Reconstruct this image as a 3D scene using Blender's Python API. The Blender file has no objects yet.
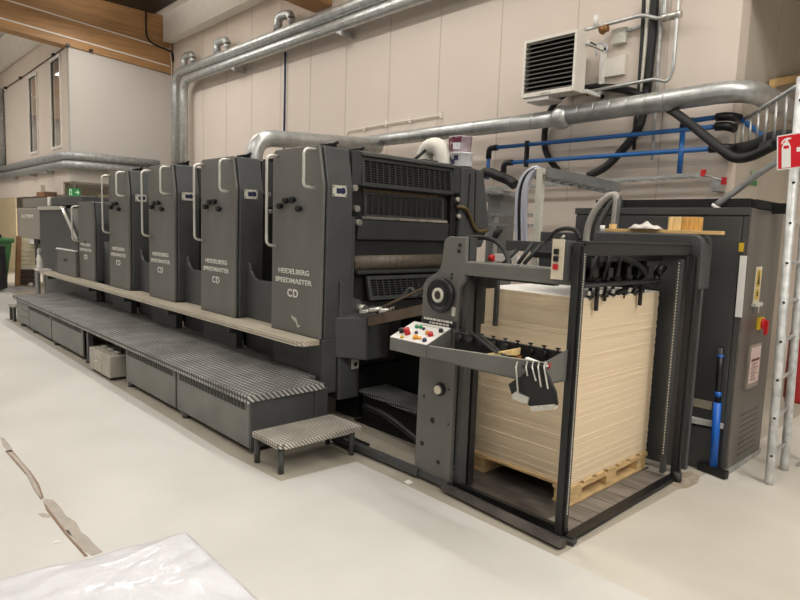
import bpy, bmesh, math, random
from mathutils import Vector as V, Matrix
random.seed(7)
PI = math.pi
sc = bpy.context.scene
COL = sc.collection

# ------------------------------------------------------------------ camera
H = 1.75; FPX = 615.02
yaw, pit, rol = [math.radians(a) for a in (136.57, -6.4316, 2.0445)]
_d = V((math.cos(pit)*math.cos(yaw), math.cos(pit)*math.sin(yaw), math.sin(pit)))
_r = _d.cross(V((0, 0, 1))).normalized(); _u = _r.cross(_d)
R_ = math.cos(rol)*_r + math.sin(rol)*_u
U_ = -math.sin(rol)*_r + math.cos(rol)*_u
CAM = V((0, 0, H))
cd = bpy.data.cameras.new('camera'); co = bpy.data.objects.new('camera', cd); COL.objects.link(co)
cd.sensor_fit = 'HORIZONTAL'; cd.sensor_width = 36; cd.lens = FPX/800*36; cd.clip_start = .05
M = Matrix((R_, U_, -_d)).transposed().to_4x4(); M.translation = CAM
co.matrix_world = M; sc.camera = co
def ray(x, y): return R_*((x-400)/FPX) - U_*((y-300)/FPX) + _d
def gz(x, y, z=0.): v = ray(x, y); return CAM + v*((z-H)/v.z)      # where a sight line meets a level / a plane
def gy(x, y, Y): v = ray(x, y); return CAM + v*(Y/v.y)
def gx(x, y, X): v = ray(x, y); return CAM + v*(X/v.x)
def gd(x, y, D): return CAM + ray(x, y)*D

# ------------------------------------------------------------------ materials
def lin(c):
    def f(v):
        v /= 255.
        return v/12.92 if v <= .04045 else ((v+.055)/1.055)**2.4
    return (f(c[0]), f(c[1]), f(c[2]), 1)
def mat(name, rgb, rough=.5, metal=0., var=.12, vscale=6., bump=0., bscale=60., rgb2=None, stretch=None, coat=0., spec=.5):
    m = bpy.data.materials.new(name); m.use_nodes = True
    nt = m.node_tree; b = nt.nodes['Principled BSDF']
    b.inputs['Roughness'].default_value = rough; b.inputs['Metallic'].default_value = metal
    b.inputs['Specular IOR Level'].default_value = spec
    c = lin(rgb); b.inputs['Base Color'].default_value = c
    if var > 0:
        tc = nt.nodes.new('ShaderNodeTexCoord'); mp = nt.nodes.new('ShaderNodeMapping')
        nt.links.new(tc.outputs['Object'], mp.inputs[0])
        if stretch: mp.inputs['Scale'].default_value = stretch
        n = nt.nodes.new('ShaderNodeTexNoise'); n.inputs['Scale'].default_value = vscale; n.inputs['Detail'].default_value = 6
        nt.links.new(mp.outputs[0], n.inputs['Vector'])
        cr = nt.nodes.new('ShaderNodeValToRGB'); nt.links.new(n.outputs['Fac'], cr.inputs[0])
        c2 = lin(rgb2) if rgb2 else tuple(min(1, v*(1+var)) for v in c[:3])+(1,)
        c1 = c if rgb2 else tuple(v*(1-var) for v in c[:3])+(1,)
        cr.color_ramp.elements[0].position = .35; cr.color_ramp.elements[1].position = .68
        cr.color_ramp.elements[0].color = c1; cr.color_ramp.elements[1].color = c2
        nt.links.new(cr.outputs[0], b.inputs['Base Color'])
        rr = nt.nodes.new('ShaderNodeMapRange'); rr.inputs[3].default_value = max(.03, rough-.08); rr.inputs[4].default_value = min(1, rough+.1)
        nt.links.new(n.outputs['Fac'], rr.inputs[0]); nt.links.new(rr.outputs[0], b.inputs['Roughness'])
    if bump:
        tc2 = nt.nodes.new('ShaderNodeTexCoord')
        n2 = nt.nodes.new('ShaderNodeTexNoise'); n2.inputs['Scale'].default_value = bscale; n2.inputs['Detail'].default_value = 4
        nt.links.new(tc2.outputs['Object'], n2.inputs['Vector'])
        bp = nt.nodes.new('ShaderNodeBump'); bp.inputs['Strength'].default_value = bump; bp.inputs['Distance'].default_value = .01
        nt.links.new(n2.outputs['Fac'], bp.inputs['Height']); nt.links.new(bp.outputs[0], b.inputs['Normal'])
    if coat: b.inputs['Coat Weight'].default_value = coat
    return m
def tread_mat(name, dark, light, pitch, lo=.55, hi=.85, dirt=.5):
    # raised diamonds whose tops are rubbed lighter
    m = bpy.data.materials.new(name); m.use_nodes = True; nt = m.node_tree; b = nt.nodes['Principled BSDF']
    b.inputs['Roughness'].default_value = .5
    tc = nt.nodes.new('ShaderNodeTexCoord'); sp = nt.nodes.new('ShaderNodeSeparateXYZ'); nt.links.new(tc.outputs['Object'], sp.inputs[0])
    def op(o, a, bb=None):
        q = nt.nodes.new('ShaderNodeMath'); q.operation = o
        for i, v in enumerate((a, bb)):
            if v is None: continue
            if isinstance(v, (int, float)): q.inputs[i].default_value = v
            else: nt.links.new(v, q.inputs[i])
        return q.outputs[0]
    k = PI/pitch
    sx = op('ABSOLUTE', op('SINE', op('MULTIPLY', sp.outputs[0], k)))
    ty = op('ADD', sp.outputs[1], op('MULTIPLY', sp.outputs[2], 1.0))
    sy = op('ABSOLUTE', op('SINE', op('MULTIPLY', ty, k)))
    h = op('MULTIPLY', sx, sy)
    mr = nt.nodes.new('ShaderNodeMapRange'); mr.inputs[1].default_value = lo-.2; mr.inputs[2].default_value = hi
    nt.links.new(h, mr.inputs[0])
    n = nt.nodes.new('ShaderNodeTexNoise'); n.inputs['Scale'].default_value = 3.5; n.inputs['Detail'].default_value = 5
    nt.links.new(tc.outputs['Object'], n.inputs['Vector'])
    w = nt.nodes.new('ShaderNodeMapRange'); w.inputs[1].default_value = .35; w.inputs[2].default_value = .7; w.inputs[3].default_value = 1-dirt
    nt.links.new(n.outputs['Fac'], w.inputs[0])
    fac = op('MULTIPLY', mr.outputs[0], w.outputs[0])
    mx = nt.nodes.new('ShaderNodeMix'); mx.data_type = 'RGBA'
    mx.inputs[6].default_value = lin(dark); mx.inputs[7].default_value = lin(light)
    nt.links.new(fac, mx.inputs[0]); nt.links.new(mx.outputs[2], b.inputs['Base Color'])
    bp = nt.nodes.new('ShaderNodeBump'); bp.inputs['Strength'].default_value = .7; bp.inputs['Distance'].default_value = .006
    nt.links.new(mr.outputs[0], bp.inputs['Height']); nt.links.new(bp.outputs[0], b.inputs['Normal'])
    return m
def layer_mat(name, c1, c2, period):
    m = bpy.data.materials.new(name); m.use_nodes = True; nt = m.node_tree; b = nt.nodes['Principled BSDF']
    b.inputs['Roughness'].default_value = .8
    tc = nt.nodes.new('ShaderNodeTexCoord'); mp = nt.nodes.new('ShaderNodeMapping'); mp.inputs['Scale'].default_value = (.2, .2, 1/period)
    nt.links.new(tc.outputs['Object'], mp.inputs[0])
    n = nt.nodes.new('ShaderNodeTexNoise'); n.inputs['Scale'].default_value = 1.; n.inputs['Detail'].default_value = 3; n.inputs['Roughness'].default_value = .7
    nt.links.new(mp.outputs[0], n.inputs['Vector'])
    cr = nt.nodes.new('ShaderNodeValToRGB'); nt.links.new(n.outputs['Fac'], cr.inputs[0])
    cr.color_ramp.elements[0].position = .3; cr.color_ramp.elements[1].position = .6
    cr.color_ramp.elements[0].color = lin(c1); cr.color_ramp.elements[1].color = lin(c2)
    nt.links.new(cr.outputs[0], b.inputs['Base Color'])
    bp = nt.nodes.new('ShaderNodeBump'); bp.inputs['Strength'].default_value = .25; bp.inputs['Distance'].default_value = .004
    nt.links.new(n.outputs['Fac'], bp.inputs['Height']); nt.links.new(bp.outputs[0], b.inputs['Normal'])
    return m
def glass_mat(name):
    m = bpy.data.materials.new(name); m.use_nodes = True; b = m.node_tree.nodes['Principled BSDF']
    b.inputs['Base Color'].default_value = (.75, .78, .78, 1); b.inputs['Roughness'].default_value = .03
    b.inputs['Transmission Weight'].default_value = .85; b.inputs['IOR'].default_value = 1.5
    return m
def glow_mat(name, rgb, s):
    m = bpy.data.materials.new(name); m.use_nodes = True; b = m.node_tree.nodes['Principled BSDF']
    b.inputs['Base Color'].default_value = lin(rgb); b.inputs['Emission Color'].default_value = lin(rgb); b.inputs['Emission Strength'].default_value = s
    return m

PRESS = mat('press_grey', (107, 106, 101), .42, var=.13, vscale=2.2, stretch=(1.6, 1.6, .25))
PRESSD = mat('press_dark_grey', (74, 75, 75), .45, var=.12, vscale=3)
PRESSB = mat('machine_black', (36, 36, 36), .5, var=.2, vscale=8)
BLACK = mat('black_plastic', (22, 22, 23), .4, var=.1)
GUARD = mat('guard_grey', (56, 57, 56), .5, var=.12, vscale=5)
DEEP = mat('deep_shade_black', (12, 12, 12), .7, var=.15)  # near-black colour standing in for shade inside gaps and openings
STEEL = mat('bright_steel', (205, 203, 196), .28, .9, var=.08)
CHROME = mat('satin_handle', (225, 222, 212), .35, .55, var=.06)
GALV = mat('galvanised', (190, 192, 190), .36, .7, var=.14, vscale=9)
GALVD = mat('galvanised_dull', (176, 178, 177), .48, .5, var=.22, vscale=14)
ROLLER = mat('worn_roller', (104, 94, 80), .5, .15, var=.25, vscale=9, stretch=(3, 3, 3))
BROWNBAR = mat('brown_rail', (104, 88, 74), .5, .2, var=.15)
WHITE = mat('white_paint', (232, 230, 224), .5, var=.03)
LETTER = mat('letter_white', (226, 224, 214), .5, var=.03)
PLATE = mat('pale_plate', (206, 204, 190), .45, var=.08, vscale=30)
BEIGEP = mat('beige_enamel', (222, 212, 188), .45, var=.05)
RED = mat('red_enamel', (196, 30, 36), .4, var=.06)
DRED = mat('extinguisher_red', (176, 20, 28), .3, var=.05)
BLUE = mat('blue_pipe', (38, 104, 172), .4, var=.06)
BLUEH = mat('blue_handle', (22, 96, 190), .4, var=.05)
NAVY = mat('navy_ink', (34, 36, 74), .5, var=.1)
GREEN = mat('green_button', (40, 150, 92), .4, var=.04)
YEL = mat('yellow_label', (214, 176, 44), .5, var=.05)
ORANGE = mat('amber_button', (232, 160, 30), .4, var=.04)
WOOD = mat('pine_wood', (216, 180, 122), .65, var=.2, vscale=3, stretch=(2, 14, 14), bump=.1)
WOODB = mat('pine_block', (238, 206, 144), .65, var=.18, vscale=4, stretch=(14, 14, 2))
WOODY = mat('spruce_block', (220, 170, 92), .65, var=.25, vscale=4, stretch=(16, 16, 2))
GLULAM = mat('glulam', (172, 130, 84), .55, var=.16, vscale=2.2, stretch=(10, .6, 9))
PALLETW = mat('pallet_wood', (216, 184, 132), .75, var=.2, vscale=3, stretch=(3, 3, 12), bump=.12)
BOARD = layer_mat('cardboard_layers', (216, 192, 156), (238, 219, 188), .0035)
PAPER = mat('white_sheet', (240, 238, 232), .6, var=.02)
FILM = mat('wrap_film', (210, 210, 214), .34, var=.03, vscale=3, bump=.5, bscale=22, coat=.25)
DECKM = tread_mat('deck_tread', (74, 74, 72), (216, 214, 208), .045, dirt=.65)
FOOTM = tread_mat('footboard_tread', (172, 162, 142), (250, 242, 224), .03, dirt=.45)
STEPM = tread_mat('step_tread', (124, 118, 108), (244, 238, 225), .028, dirt=.8)
DARKTREAD = tread_mat('dark_tread', (36, 37, 38), (186, 188, 188), .03, dirt=.6)
PANELM = mat('deck_panel_grey', (124, 123, 118), .5, var=.14, vscale=3, bump=.03)
TANKM = mat('tank_grey', (176, 170, 158), .45, .2, var=.12)
CABM = mat('cabinet_grey', (72, 72, 71), .42, var=.12, vscale=2.5)
CABS = mat('cabinet_side_grey', (98, 94, 88), .42, var=.1, vscale=2.5)
BRISTLE = mat('bristle_black', (16, 16, 17), .8, var=.3, vscale=80, bump=.8, bscale=120)
WALLM = mat('wall_paint', (221, 208, 195), .75, var=.025, vscale=.8)
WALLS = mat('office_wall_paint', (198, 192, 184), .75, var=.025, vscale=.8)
CEILM = mat('ceiling_paint', (226, 220, 212), .8, var=.03)
SEAM = mat('panel_joint', (196, 184, 170), .8, var=.04)
TRIMW = mat('white_trim', (232, 226, 216), .6, var=.03)
SOFFM = mat('soffit_paint', (214, 206, 194), .8, var=.03)
TAN = mat('tan_door', (206, 188, 150), .6, var=.05)
GREENB = mat('bin_green', (62, 116, 66), .5, var=.08)
BAGM = mat('bag_black', (34, 36, 44), .45, var=.2, bump=.5, bscale=14)
CREAM = mat('cream_drawer', (222, 214, 184), .5, var=.04)
BROWND = mat('brown_drawer', (70, 54, 46), .5, var=.1)
CARTON = mat('carton_brown', (150, 112, 78), .8, var=.1)
RUBBER = mat('rubber_black', (28, 28, 28), .6, var=.12)
GREYHOSE = mat('grey_hose', (100, 101, 99), .5, var=.1)
CABW = mat('pale_cable', (206, 210, 222), .45, var=.05)
HOSEW = mat('white_hose', (232, 228, 216), .6, var=.06, bump=.2, bscale=30)
SIGNR = mat('sign_red', (214, 22, 38), .4, var=.02)
SIGNW = mat('sign_white', (240, 238, 234), .4, var=.02)
SIGNG = glow_mat('sign_green', (48, 140, 78), .2)
SIGNGW = glow_mat('sign_pictogram', (200, 226, 200), .3)
INKCAN = mat('ink_can', (190, 172, 180), .35, .3, var=.25, vscale=10)
INKLAB = mat('can_label_white', (226, 226, 228), .45, var=.1, vscale=20)
INKRED = mat('can_label_maroon', (112, 44, 66), .45, var=.25, vscale=16)
COPPER = mat('brass_valve', (150, 108, 62), .4, .6, var=.15)
DUST = mat('concrete_dust', (160, 148, 130), .95, var=.2, vscale=20)
PLANKF = mat('platform_board', (128, 120, 110), .55, var=.28, vscale=2.5, stretch=(1.4, 6, 6))
PLATF = mat('worn_platform', (104, 98, 92), .35, .4, var=.4, vscale=3.5, stretch=(1, 3, 1))
GLASS = glass_mat('window_glass')

def floor_mat(name, a, b_, rough):
    m = mat(name, a, rough, var=.1, vscale=1.3, rgb2=b_)
    nt = m.node_tree; b = nt.nodes['Principled BSDF']
    # fine scuffs in the paint
    tc = nt.nodes.new('ShaderNodeTexCoord'); n = nt.nodes.new('ShaderNodeTexNoise'); n.inputs['Scale'].default_value = 14; n.inputs['Detail'].default_value = 9; n.inputs['Roughness'].default_value = .75
    nt.links.new(tc.outputs['Object'], n.inputs['Vector'])
    bp = nt.nodes.new('ShaderNodeBump'); bp.inputs['Strength'].default_value = .12; bp.inputs['Distance'].default_value = .004
    nt.links.new(n.outputs['Fac'], bp.inputs['Height']); nt.links.new(bp.outputs[0], b.inputs['Normal'])
    return m
FLOORP = floor_mat('floor_paint', (202, 200, 193), (212, 210, 204), .4)
FLOORU = floor_mat('floor_bare', (162, 154, 139), (178, 171, 156), .5)
FLOORR = floor_mat('floor_right_tone', (196, 190, 178), (208, 203, 192), .42)
FLAKE = mat('bare_screed', (176, 167, 156), .8, var=.12, vscale=9)
FLAKED = mat('bare_screed_edge', (140, 118, 100), .85, var=.2, vscale=25)

# ------------------------------------------------------------------ mesh builder
class MB:
    def __init__(s): s.v = []; s.f = []; s.sm = []; s.mi = []; s.m = 0
    def face(s, idx, smooth=False): s.f.append(idx); s.sm.append(smooth); s.mi.append(s.m)
    def poly(s, pts, smooth=False):
        b = len(s.v); s.v += [V(p) for p in pts]; s.face(list(range(b, b+len(pts))), smooth); return s
    def hexa(s, p):   # 8 points: bottom loop 0-3, top loop 4-7
        b = len(s.v); s.v += [V(q) for q in p]
        for f in ((3, 2, 1, 0), (4, 5, 6, 7), (0, 1, 5, 4), (1, 2, 6, 5), (2, 3, 7, 6), (3, 0, 4, 7)): s.face([b+i for i in f])
        return s
    def box(s, x0, x1, y0, y1, z0, z1):
        return s.hexa([(x0, y0, z0), (x1, y0, z0), (x1, y1, z0), (x0, y1, z0), (x0, y0, z1), (x1, y0, z1), (x1, y1, z1), (x0, y1, z1)])
    def obox(s, c, a, b_, c_):
        c = V(c); a = V(a)*.5; b_ = V(b_)*.5; c_ = V(c_)*.5
        return s.hexa([c-a-b_-c_, c+a-b_-c_, c+a+b_-c_, c-a+b_-c_, c-a-b_+c_, c+a-b_+c_, c+a+b_+c_, c-a+b_+c_])
    def prism(s, pts, axis, a, b_):
        # pts in the two other coordinates (x,z for axis y; y,z for axis x; x,y for axis z)
        def P(p, t): return V((t, p[0], p[1])) if axis == 'x' else V((p[0], t, p[1])) if axis == 'y' else V((p[0], p[1], t))
        b0 = len(s.v); n = len(pts)
        s.v += [P(p, a) for p in pts]+[P(p, b_) for p in pts]
        s.face([b0+i for i in range(n)]); s.face([b0+n+i for i in reversed(range(n))])
        for i in range(n):
            j = (i+1) % n; s.face([b0+i, b0+j, b0+n+j, b0+n+i])
        return s
    def tube(s, path, r, n=10, cap=True):
        P = [V(p) for p in path]; k = len(P); rs = r if isinstance(r, (list, tuple)) else [r]*k
        t0 = (P[1]-P[0]).normalized(); up = V((0, 0, 1)) if abs(t0.z) < .9 else V((1, 0, 0))
        a = t0.cross(up).normalized(); b0 = len(s.v)
        for i in range(k):
            t = ((P[i+1]-P[i]).normalized() if i < k-1 else V((0, 0, 0)))+((P[i]-P[i-1]).normalized() if i > 0 else V((0, 0, 0)))
            t.normalize(); a = (a-t*a.dot(t)).normalized(); bb = t.cross(a)
            for j in range(n):
                q = 2*PI*j/n; s.v.append(P[i]+(a*math.cos(q)+bb*math.sin(q))*rs[i])
        for i in range(k-1):
            for j in range(n):
                j2 = (j+1) % n; s.face([b0+i*n+j, b0+i*n+j2, b0+(i+1)*n+j2, b0+(i+1)*n+j], True)
        if cap:
            s.face([b0+j for j in reversed(range(n))]); s.face([b0+(k-1)*n+j for j in range(n)])
        return s
    def cyl(s, p0, p1, r, n=18, r2=None): return s.tube([p0, p1], [r, r if r2 is None else r2], n)
    def lathe(s, c, axis, prof, n=24):
        c = V(c); ax = V(axis).normalized(); up = V((0, 0, 1)) if abs(ax.z) < .9 else V((1, 0, 0))
        a = ax.cross(up).normalized(); b_ = ax.cross(a); b0 = len(s.v); k = len(prof)
        for (r, h) in prof:
            for j in range(n):
                q = 2*PI*j/n; s.v.append(c+ax*h+(a*math.cos(q)+b_*math.sin(q))*max(r, 1e-4))
        for i in range(k-1):
            for j in range(n):
                j2 = (j+1) % n; s.face([b0+i*n+j, b0+i*n+j2, b0+(i+1)*n+j2, b0+(i+1)*n+j], True)
        s.face([b0+j for j in reversed(range(n))]); s.face([b0+(k-1)*n+j for j in range(n)])
        return s
    def build(s, name, mats, parent=None, bevel=0., label=None):
        me = bpy.data.meshes.new(name)
        o = bpy.data.objects.new(name, me); COL.objects.link(o)
        off = V((0, 0, 0)); q = parent
        while q is not None: off += q.location; q = q.parent
        me.from_pydata([tuple(p-off) for p in s.v], [], s.f)
        for m in (mats if isinstance(mats, (list, tuple)) else [mats]): me.materials.append(m)
        for i, p in enumerate(me.polygons): p.use_smooth = s.sm[i]; p.material_index = s.mi[i]
        bm = bmesh.new(); bm.from_mesh(me); bmesh.ops.recalc_face_normals(bm, faces=bm.faces); bm.to_mesh(me); bm.free()
        me.update()
        if parent is not None: o.parent = parent
        if bevel:
            md = o.modifiers.new('bevel', 'BEVEL'); md.width = bevel; md.segments = 2; md.limit_method = 'ANGLE'; md.angle_limit = math.radians(40)
        if label: o['label'] = label
        return o
def tag(o, label, cat, group=None, kind=None):
    o['label'] = label; o['category'] = cat
    if group: o['group'] = group
    if kind: o['kind'] = kind
    return o
def thing(name, loc, label, cat, group=None):
    o = bpy.data.objects.new(name, None); o.empty_display_size = .1; COL.objects.link(o); o.location = loc
    return tag(o, label, cat, group)
def solo(name, mb, mats, loc, label, cat, group=None, bevel=0., kind=None):
    # a thing that is one mesh, origin at loc
    o = mb.build(name, mats, None, bevel); L = V(loc)
    for v in o.data.vertices: v.co -= L
    o.location = L
    return tag(o, label, cat, group, kind)
def struct(name, mb, mats, bevel=0.):
    o = mb.build(name, mats, None, bevel); o['kind'] = 'structure'; return o
def copy_tree(o, parent=None):
    c = o.copy(); COL.objects.link(c)
    if parent is not None: c.parent = parent
    for ch in list(o.children): copy_tree(ch, c)
    return c
def bez(pts, n=8):
    # smooth curve through points (Catmull-Rom)
    P = [V(p) for p in pts]; P = [P[0]*2-P[1]]+P+[P[-1]*2-P[-2]]; out = []
    for i in range(1, len(P)-2):
        for k in range(n):
            t = k/n; a, b_, c, d = P[i-1], P[i], P[i+1], P[i+2]
            out.append(.5*((2*b_)+(c-a)*t+(2*a-5*b_+4*c-d)*t*t+(3*b_-a-3*c+d)*t**3))
    out.append(P[-2]); return out
def bend(a, c, b_, r, n=6):
    # polyline corner rounded: returns points of arc near c
    a, b_, c = V(a), V(b_), V(c); u = (a-c).normalized()*r; w = (b_-c).normalized()*r
    return [(c+u)*(1-t)**2+c*2*t*(1-t)+(c+w)*t*t for t in [i/n for i in range(n+1)]]
def route(pts, r, n=6):
    P = [V(p) for p in pts]; out = [P[0]]
    for i in range(1, len(P)-1): out += bend(P[i-1], P[i], P[i+1], r, n)
    return out+[P[-1]]
def text(name, body, parent, m, loc, ux, uz, height, width, bold=.022):
    # lettering lying on a plane: ux = reading direction, uz = up
    cu = bpy.data.curves.new(name, 'FONT'); cu.body = body; cu.size = 1; cu.extrude = .0; cu.offset = bold; cu.space_character = 1.22 if bold > .025 else 1.04
    t = bpy.data.objects.new(name, cu); COL.objects.link(t)
    dg = bpy.context.evaluated_depsgraph_get()
    me = bpy.data.meshes.new_from_object(t.evaluated_get(dg)); bpy.data.objects.remove(t)
    xs = [v.co.x for v in me.vertices]; ys = [v.co.y for v in me.vertices]
    x0, x1, y0, y1 = min(xs), max(xs), min(ys), max(ys); ux = V(ux).normalized(); uz = V(uz).normalized(); nn = ux.cross(uz)
    off = V((0, 0, 0)); q = parent
    while q is not None: off += q.location; q = q.parent
    for v in me.vertices:
        v.co = V(loc)+ux*((v.co.x-x0)/(x1-x0)*width)+uz*((v.co.y-y0)/(y1-y0)*height)+nn*.003-off
    bm = bmesh.new(); bm.from_mesh(me)
    r = bmesh.ops.extrude_face_region(bm, geom=bm.faces[:])
    bmesh.ops.translate(bm, verts=[g for g in r['geom'] if isinstance(g, bmesh.types.BMVert)], vec=nn*(-.0025))
    bmesh.ops.recalc_face_normals(bm, faces=bm.faces); bm.to_mesh(me); bm.free()
    me.materials.clear(); me.materials.append(m)
    o = bpy.data.objects.new(name, me); COL.objects.link(o); o.parent = parent
    return o
def grille(mb, p0, u, v, nu, nv, wu, wv, d, stagger=False):
    # grid of bars in the plane p0 + u,v ; d = thickness vector
    p0, u, v, d = V(p0), V(u), V(v), V(d)
    for i in range(nu+1): mb.obox(p0+u*(i/nu)+v*.5, u.normalized()*wu, v, d)
    for j in range(nv+1): mb.obox(p0+v*(j/nv)+u*.5+d*.1, u, v.normalized()*wv, d)
    return mb

# ================================================================== SETTING
YW = 7.0
# floor: light paint, bare strip along the press, slightly darker tone right of the feeder
f = MB()
f.poly([(-34, -9, 0), (7, -9, 0), (7, 2.86, 0), (-1.70, 2.872, 0), (-3.46, 2.88, 0), (-3.50, 2.24, 0), (-4.2, 2.20, 0), (-12.3, 2.27, 0), (-12.4, 3.2, 0), (-34, 3.2, 0)])
f.m = 1; f.poly([(-34, 3.2, 0), (-12.4, 3.2, 0), (-12.3, 2.27, 0), (-4.2, 2.20, 0), (-3.50, 2.24, 0), (-3.46, 2.88, 0), (-1.70, 2.872, 0), (-1.64, 4.75, 0), (-1.64, 12, 0), (-34, 12, 0)])
f.m = 2; f.poly([(-1.70, 2.872, 0), (7, 2.86, 0), (7, 12, 0), (-1.64, 12, 0), (-1.64, 4.75, 0)])
struct('floor', f, [FLOORP, FLOORU, FLOORR])
def patch(px, m, z=.0015, name='floor_patch'):
    P = [gz(x, y, 0) for x, y in px]
    return struct(name, MB().prism([(p.x, p.y) for p in P], 'z', .0002, z), m)
patch([(0, 437), (4, 438), (12, 448), (12, 453), (8, 452), (3, 446)], FLAKE)
patch([(5, 451), (12, 450), (22, 462), (31, 472), (39, 484), (44, 498), (41, 500), (34, 490), (27, 476), (17, 465)], FLAKED)
patch([(8, 452), (12, 452), (22, 463), (30, 473), (37, 485), (42, 498), (39, 496), (33, 487), (26, 473), (17, 462)], FLAKE, .0022)
patch([(44, 499), (53, 500), (61, 508), (66, 516), (76, 522), (81, 532), (88, 537), (96, 546), (103, 552), (92, 556), (80, 548), (73, 538), (66, 531), (57, 520), (50, 512)], FLAKE)
patch([(43, 500), (48, 508), (58, 521), (66, 532), (74, 541), (84, 552), (88, 556), (85, 557), (76, 547), (66, 536), (56, 523), (46, 510)], FLAKED, .0023)
patch([(38, 514), (44, 513), (52, 516), (49, 518), (42, 517)], FLAKE)
patch([(64, 531), (68, 530), (72, 536), (68, 536)], FLAKE)
for px in ([(54, 542), (60, 541), (59, 543), (54, 543.5)], [(404, 482), (409, 480), (413, 483), (408, 485)]):
    P = [gz(x, y) for x, y in px]
    o = solo('paper_scrap', MB().prism([(p.x, p.y) for p in P], 'z', .002, .0045), PAPER, (P[0].x, P[0].y, 0),
             'tiny white paper scrap on the floor beside the worn paint strip' if px[0][0] < 100 else 'tiny white paper scrap on the floor before the feeder', 'paper scrap')
# dust heap by the rear feeder post, small chips
P = [gz(x, y) for x, y in [(670, 484), (676, 474), (690, 471), (700, 476), (698, 483), (688, 488), (678, 489)]]
struct('floor_patch', MB().prism([(p.x, p.y) for p in P], 'z', .0003, .002), DUST)

# back wall with panel joints
w = MB(); w.box(-24.5, -2.46, YW, YW+.25, 0, 7.6); struct('wall_back', w, WALLM)
j = MB()
for x in (-14.6, -13.45, -12.3, -11.15, -10.1, -9.0, -7.84, -6.71, -5.55, -4.36, -3.2): j.box(x-.006, x+.006, YW-.004, YW+.002, 2.2, 7)
struct('trim_1', j, SEAM)
w = MB(); w.box(-2.71, -2.46, YW+.25, 9.65, 0, 7.6); struct('wall_recess', w, mat('recess_shade_paint', (186, 176, 162), .75, var=.03))  # wall paint darkened, the recess's shade put into its colour
j = MB(); j.box(-2.463, -2.455, 8.2, 8.212, 0, 7); struct('trim_2', j, SEAM)
w = MB(); w.box(-2.71, 6, 9.4, 9.65, 0, 7.6); struct('wall_recess_back', w, WALLM)
# ceiling pitched up from the wall, glulam beams, boxed-in eaves
c = MB(); s_ = .07
def cz(y): return 7.0+s_*(YW-y)
c.hexa([(-34, -9, cz(-9)), (7, -9, cz(-9)), (7, 9.6, cz(9.6)), (-34, 9.6, cz(9.6)), (-34, -9, cz(-9)+.2), (7, -9, cz(-9)+.2), (7, 9.6, cz(9.6)+.2), (-34, 9.6, cz(9.6)+.2)])
struct('ceiling', c, CEILM)
def beam(name, x0, x1, zb=5.6, m=GLULAM):
    b = MB(); y1 = YW-.02
    def q(y, z): return z+s_*(YW-y)
    b.hexa([(x0, -9, q(-9, zb)), (x1, -9, q(-9, zb)), (x1, y1, q(y1, zb)), (x0, y1, q(y1, zb)), (x0, -9, q(-9, 7.02)), (x1, -9, q(-9, 7.02)), (x1, y1, q(y1, 7.02)), (x0, y1, q(y1, 7.02))])
    return struct(name, b, m)
beam('trim_3', -16.72, -16.35); beam('trim_4', -10.0, -9.45, 5.75); beam('trim_5', -24.3, -23.9)
e = MB(); e.box(-16.33, -2.5, 6.72, 6.98, 6.37, 7.02); struct('trim_6', e, TRIMW)
e = MB(); e.box(-23.9, -16.73, 4.3, 4.8, 6.3, 7.1); struct('trim_7', e, TRIMW)
e = MB()
for dz in (.18, .60):
    e.hexa([(-16.352, -9, 5.6+dz+s_*16), (-16.33, -9, 5.6+dz+s_*16), (-16.33, 6.9, 5.6+dz), (-16.352, 6.9, 5.6+dz), (-16.352, -9, 5.63+dz+s_*16), (-16.33, -9, 5.63+dz+s_*16), (-16.33, 6.9, 5.63+dz), (-16.352, 6.9, 5.63+dz)])
e.tube([(-16.34, 6.9, 6.3), (-16.34, 6.95, 5.9), (-16.34, 6.95, 5.4)], .012, 6)
struct('trim_8', e, TRIMW)
w = MB(); w.box(-2.46, 6, 7.15, 9.4, 4.75, 4.95); struct('recess_shade_slab', w, CEILM)  # unseen slab, added to keep lamp light off the recess wall
w = MB(); w.box(-2.46, 6, 7.1, 7.15, 4.34, 4.95); struct('recess_shade_fascia', w, CEILM)  # unseen drop front of the slab, added to block more light
# dark roof panel next to the beam
P = [gx(108, 0, -16.34), gx(146, 10, -16.34)]
solo('roof_hatch', MB().box(-16.33, -14.9, 1.5, P[1].y+.2, 7.0, 7.06), BLACK, (-15.6, 4, 7.03), 'dark recessed panel in the ceiling above the timber beam at top left', 'ceiling panel')
pc = [gx(x, y, -16.31) for x, y in [(146, 9), (146, 22), (147, 36), (152, 43), (160, 47), (166, 49), (172, 53), (173, 62)]]
solo('cable', MB().tube(bez(pc, 5), .022, 8), RUBBER, pc[0], 'black cable hanging down the face of the timber beam at top left', 'cable')

# upper office in the back left corner
XO = -16.4; YO = 4.5
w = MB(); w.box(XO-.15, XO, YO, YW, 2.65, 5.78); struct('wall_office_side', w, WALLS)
w = MB()
wins = [(gy(52, 100, YO).x, gy(61, 100, YO).x, 3.56, 5.66), (gy(30, 110, YO).x, gy(37.5, 110, YO).x, 3.58, 5.58)]
xs = [-24.5]; 
for a, b_, z0, z1 in sorted(wins):
    w.box(xs[-1], a, YO, YO+.04, 2.35, 6.28); w.box(a, b_, YO, YO+.04, 2.35, z0); w.box(a, b_, YO, YO+.04, z1, 6.28); xs.append(b_)
w.box(xs[-1], XO-.15, YO, YO+.04, 2.65, 6.28)
struct('wall_office_front', w, WALLM)
w = MB(); w.box(-24.5, XO-.15, YO+.15, YW, 2.62, 2.75); struct('wall_office_soffit', w, SOFFM)
w = MB(); w.box(-24.5, XO-.15, 6.4, 6.5, 2.75, 6.2); struct('wall_office_back', w, WALLM)
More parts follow.
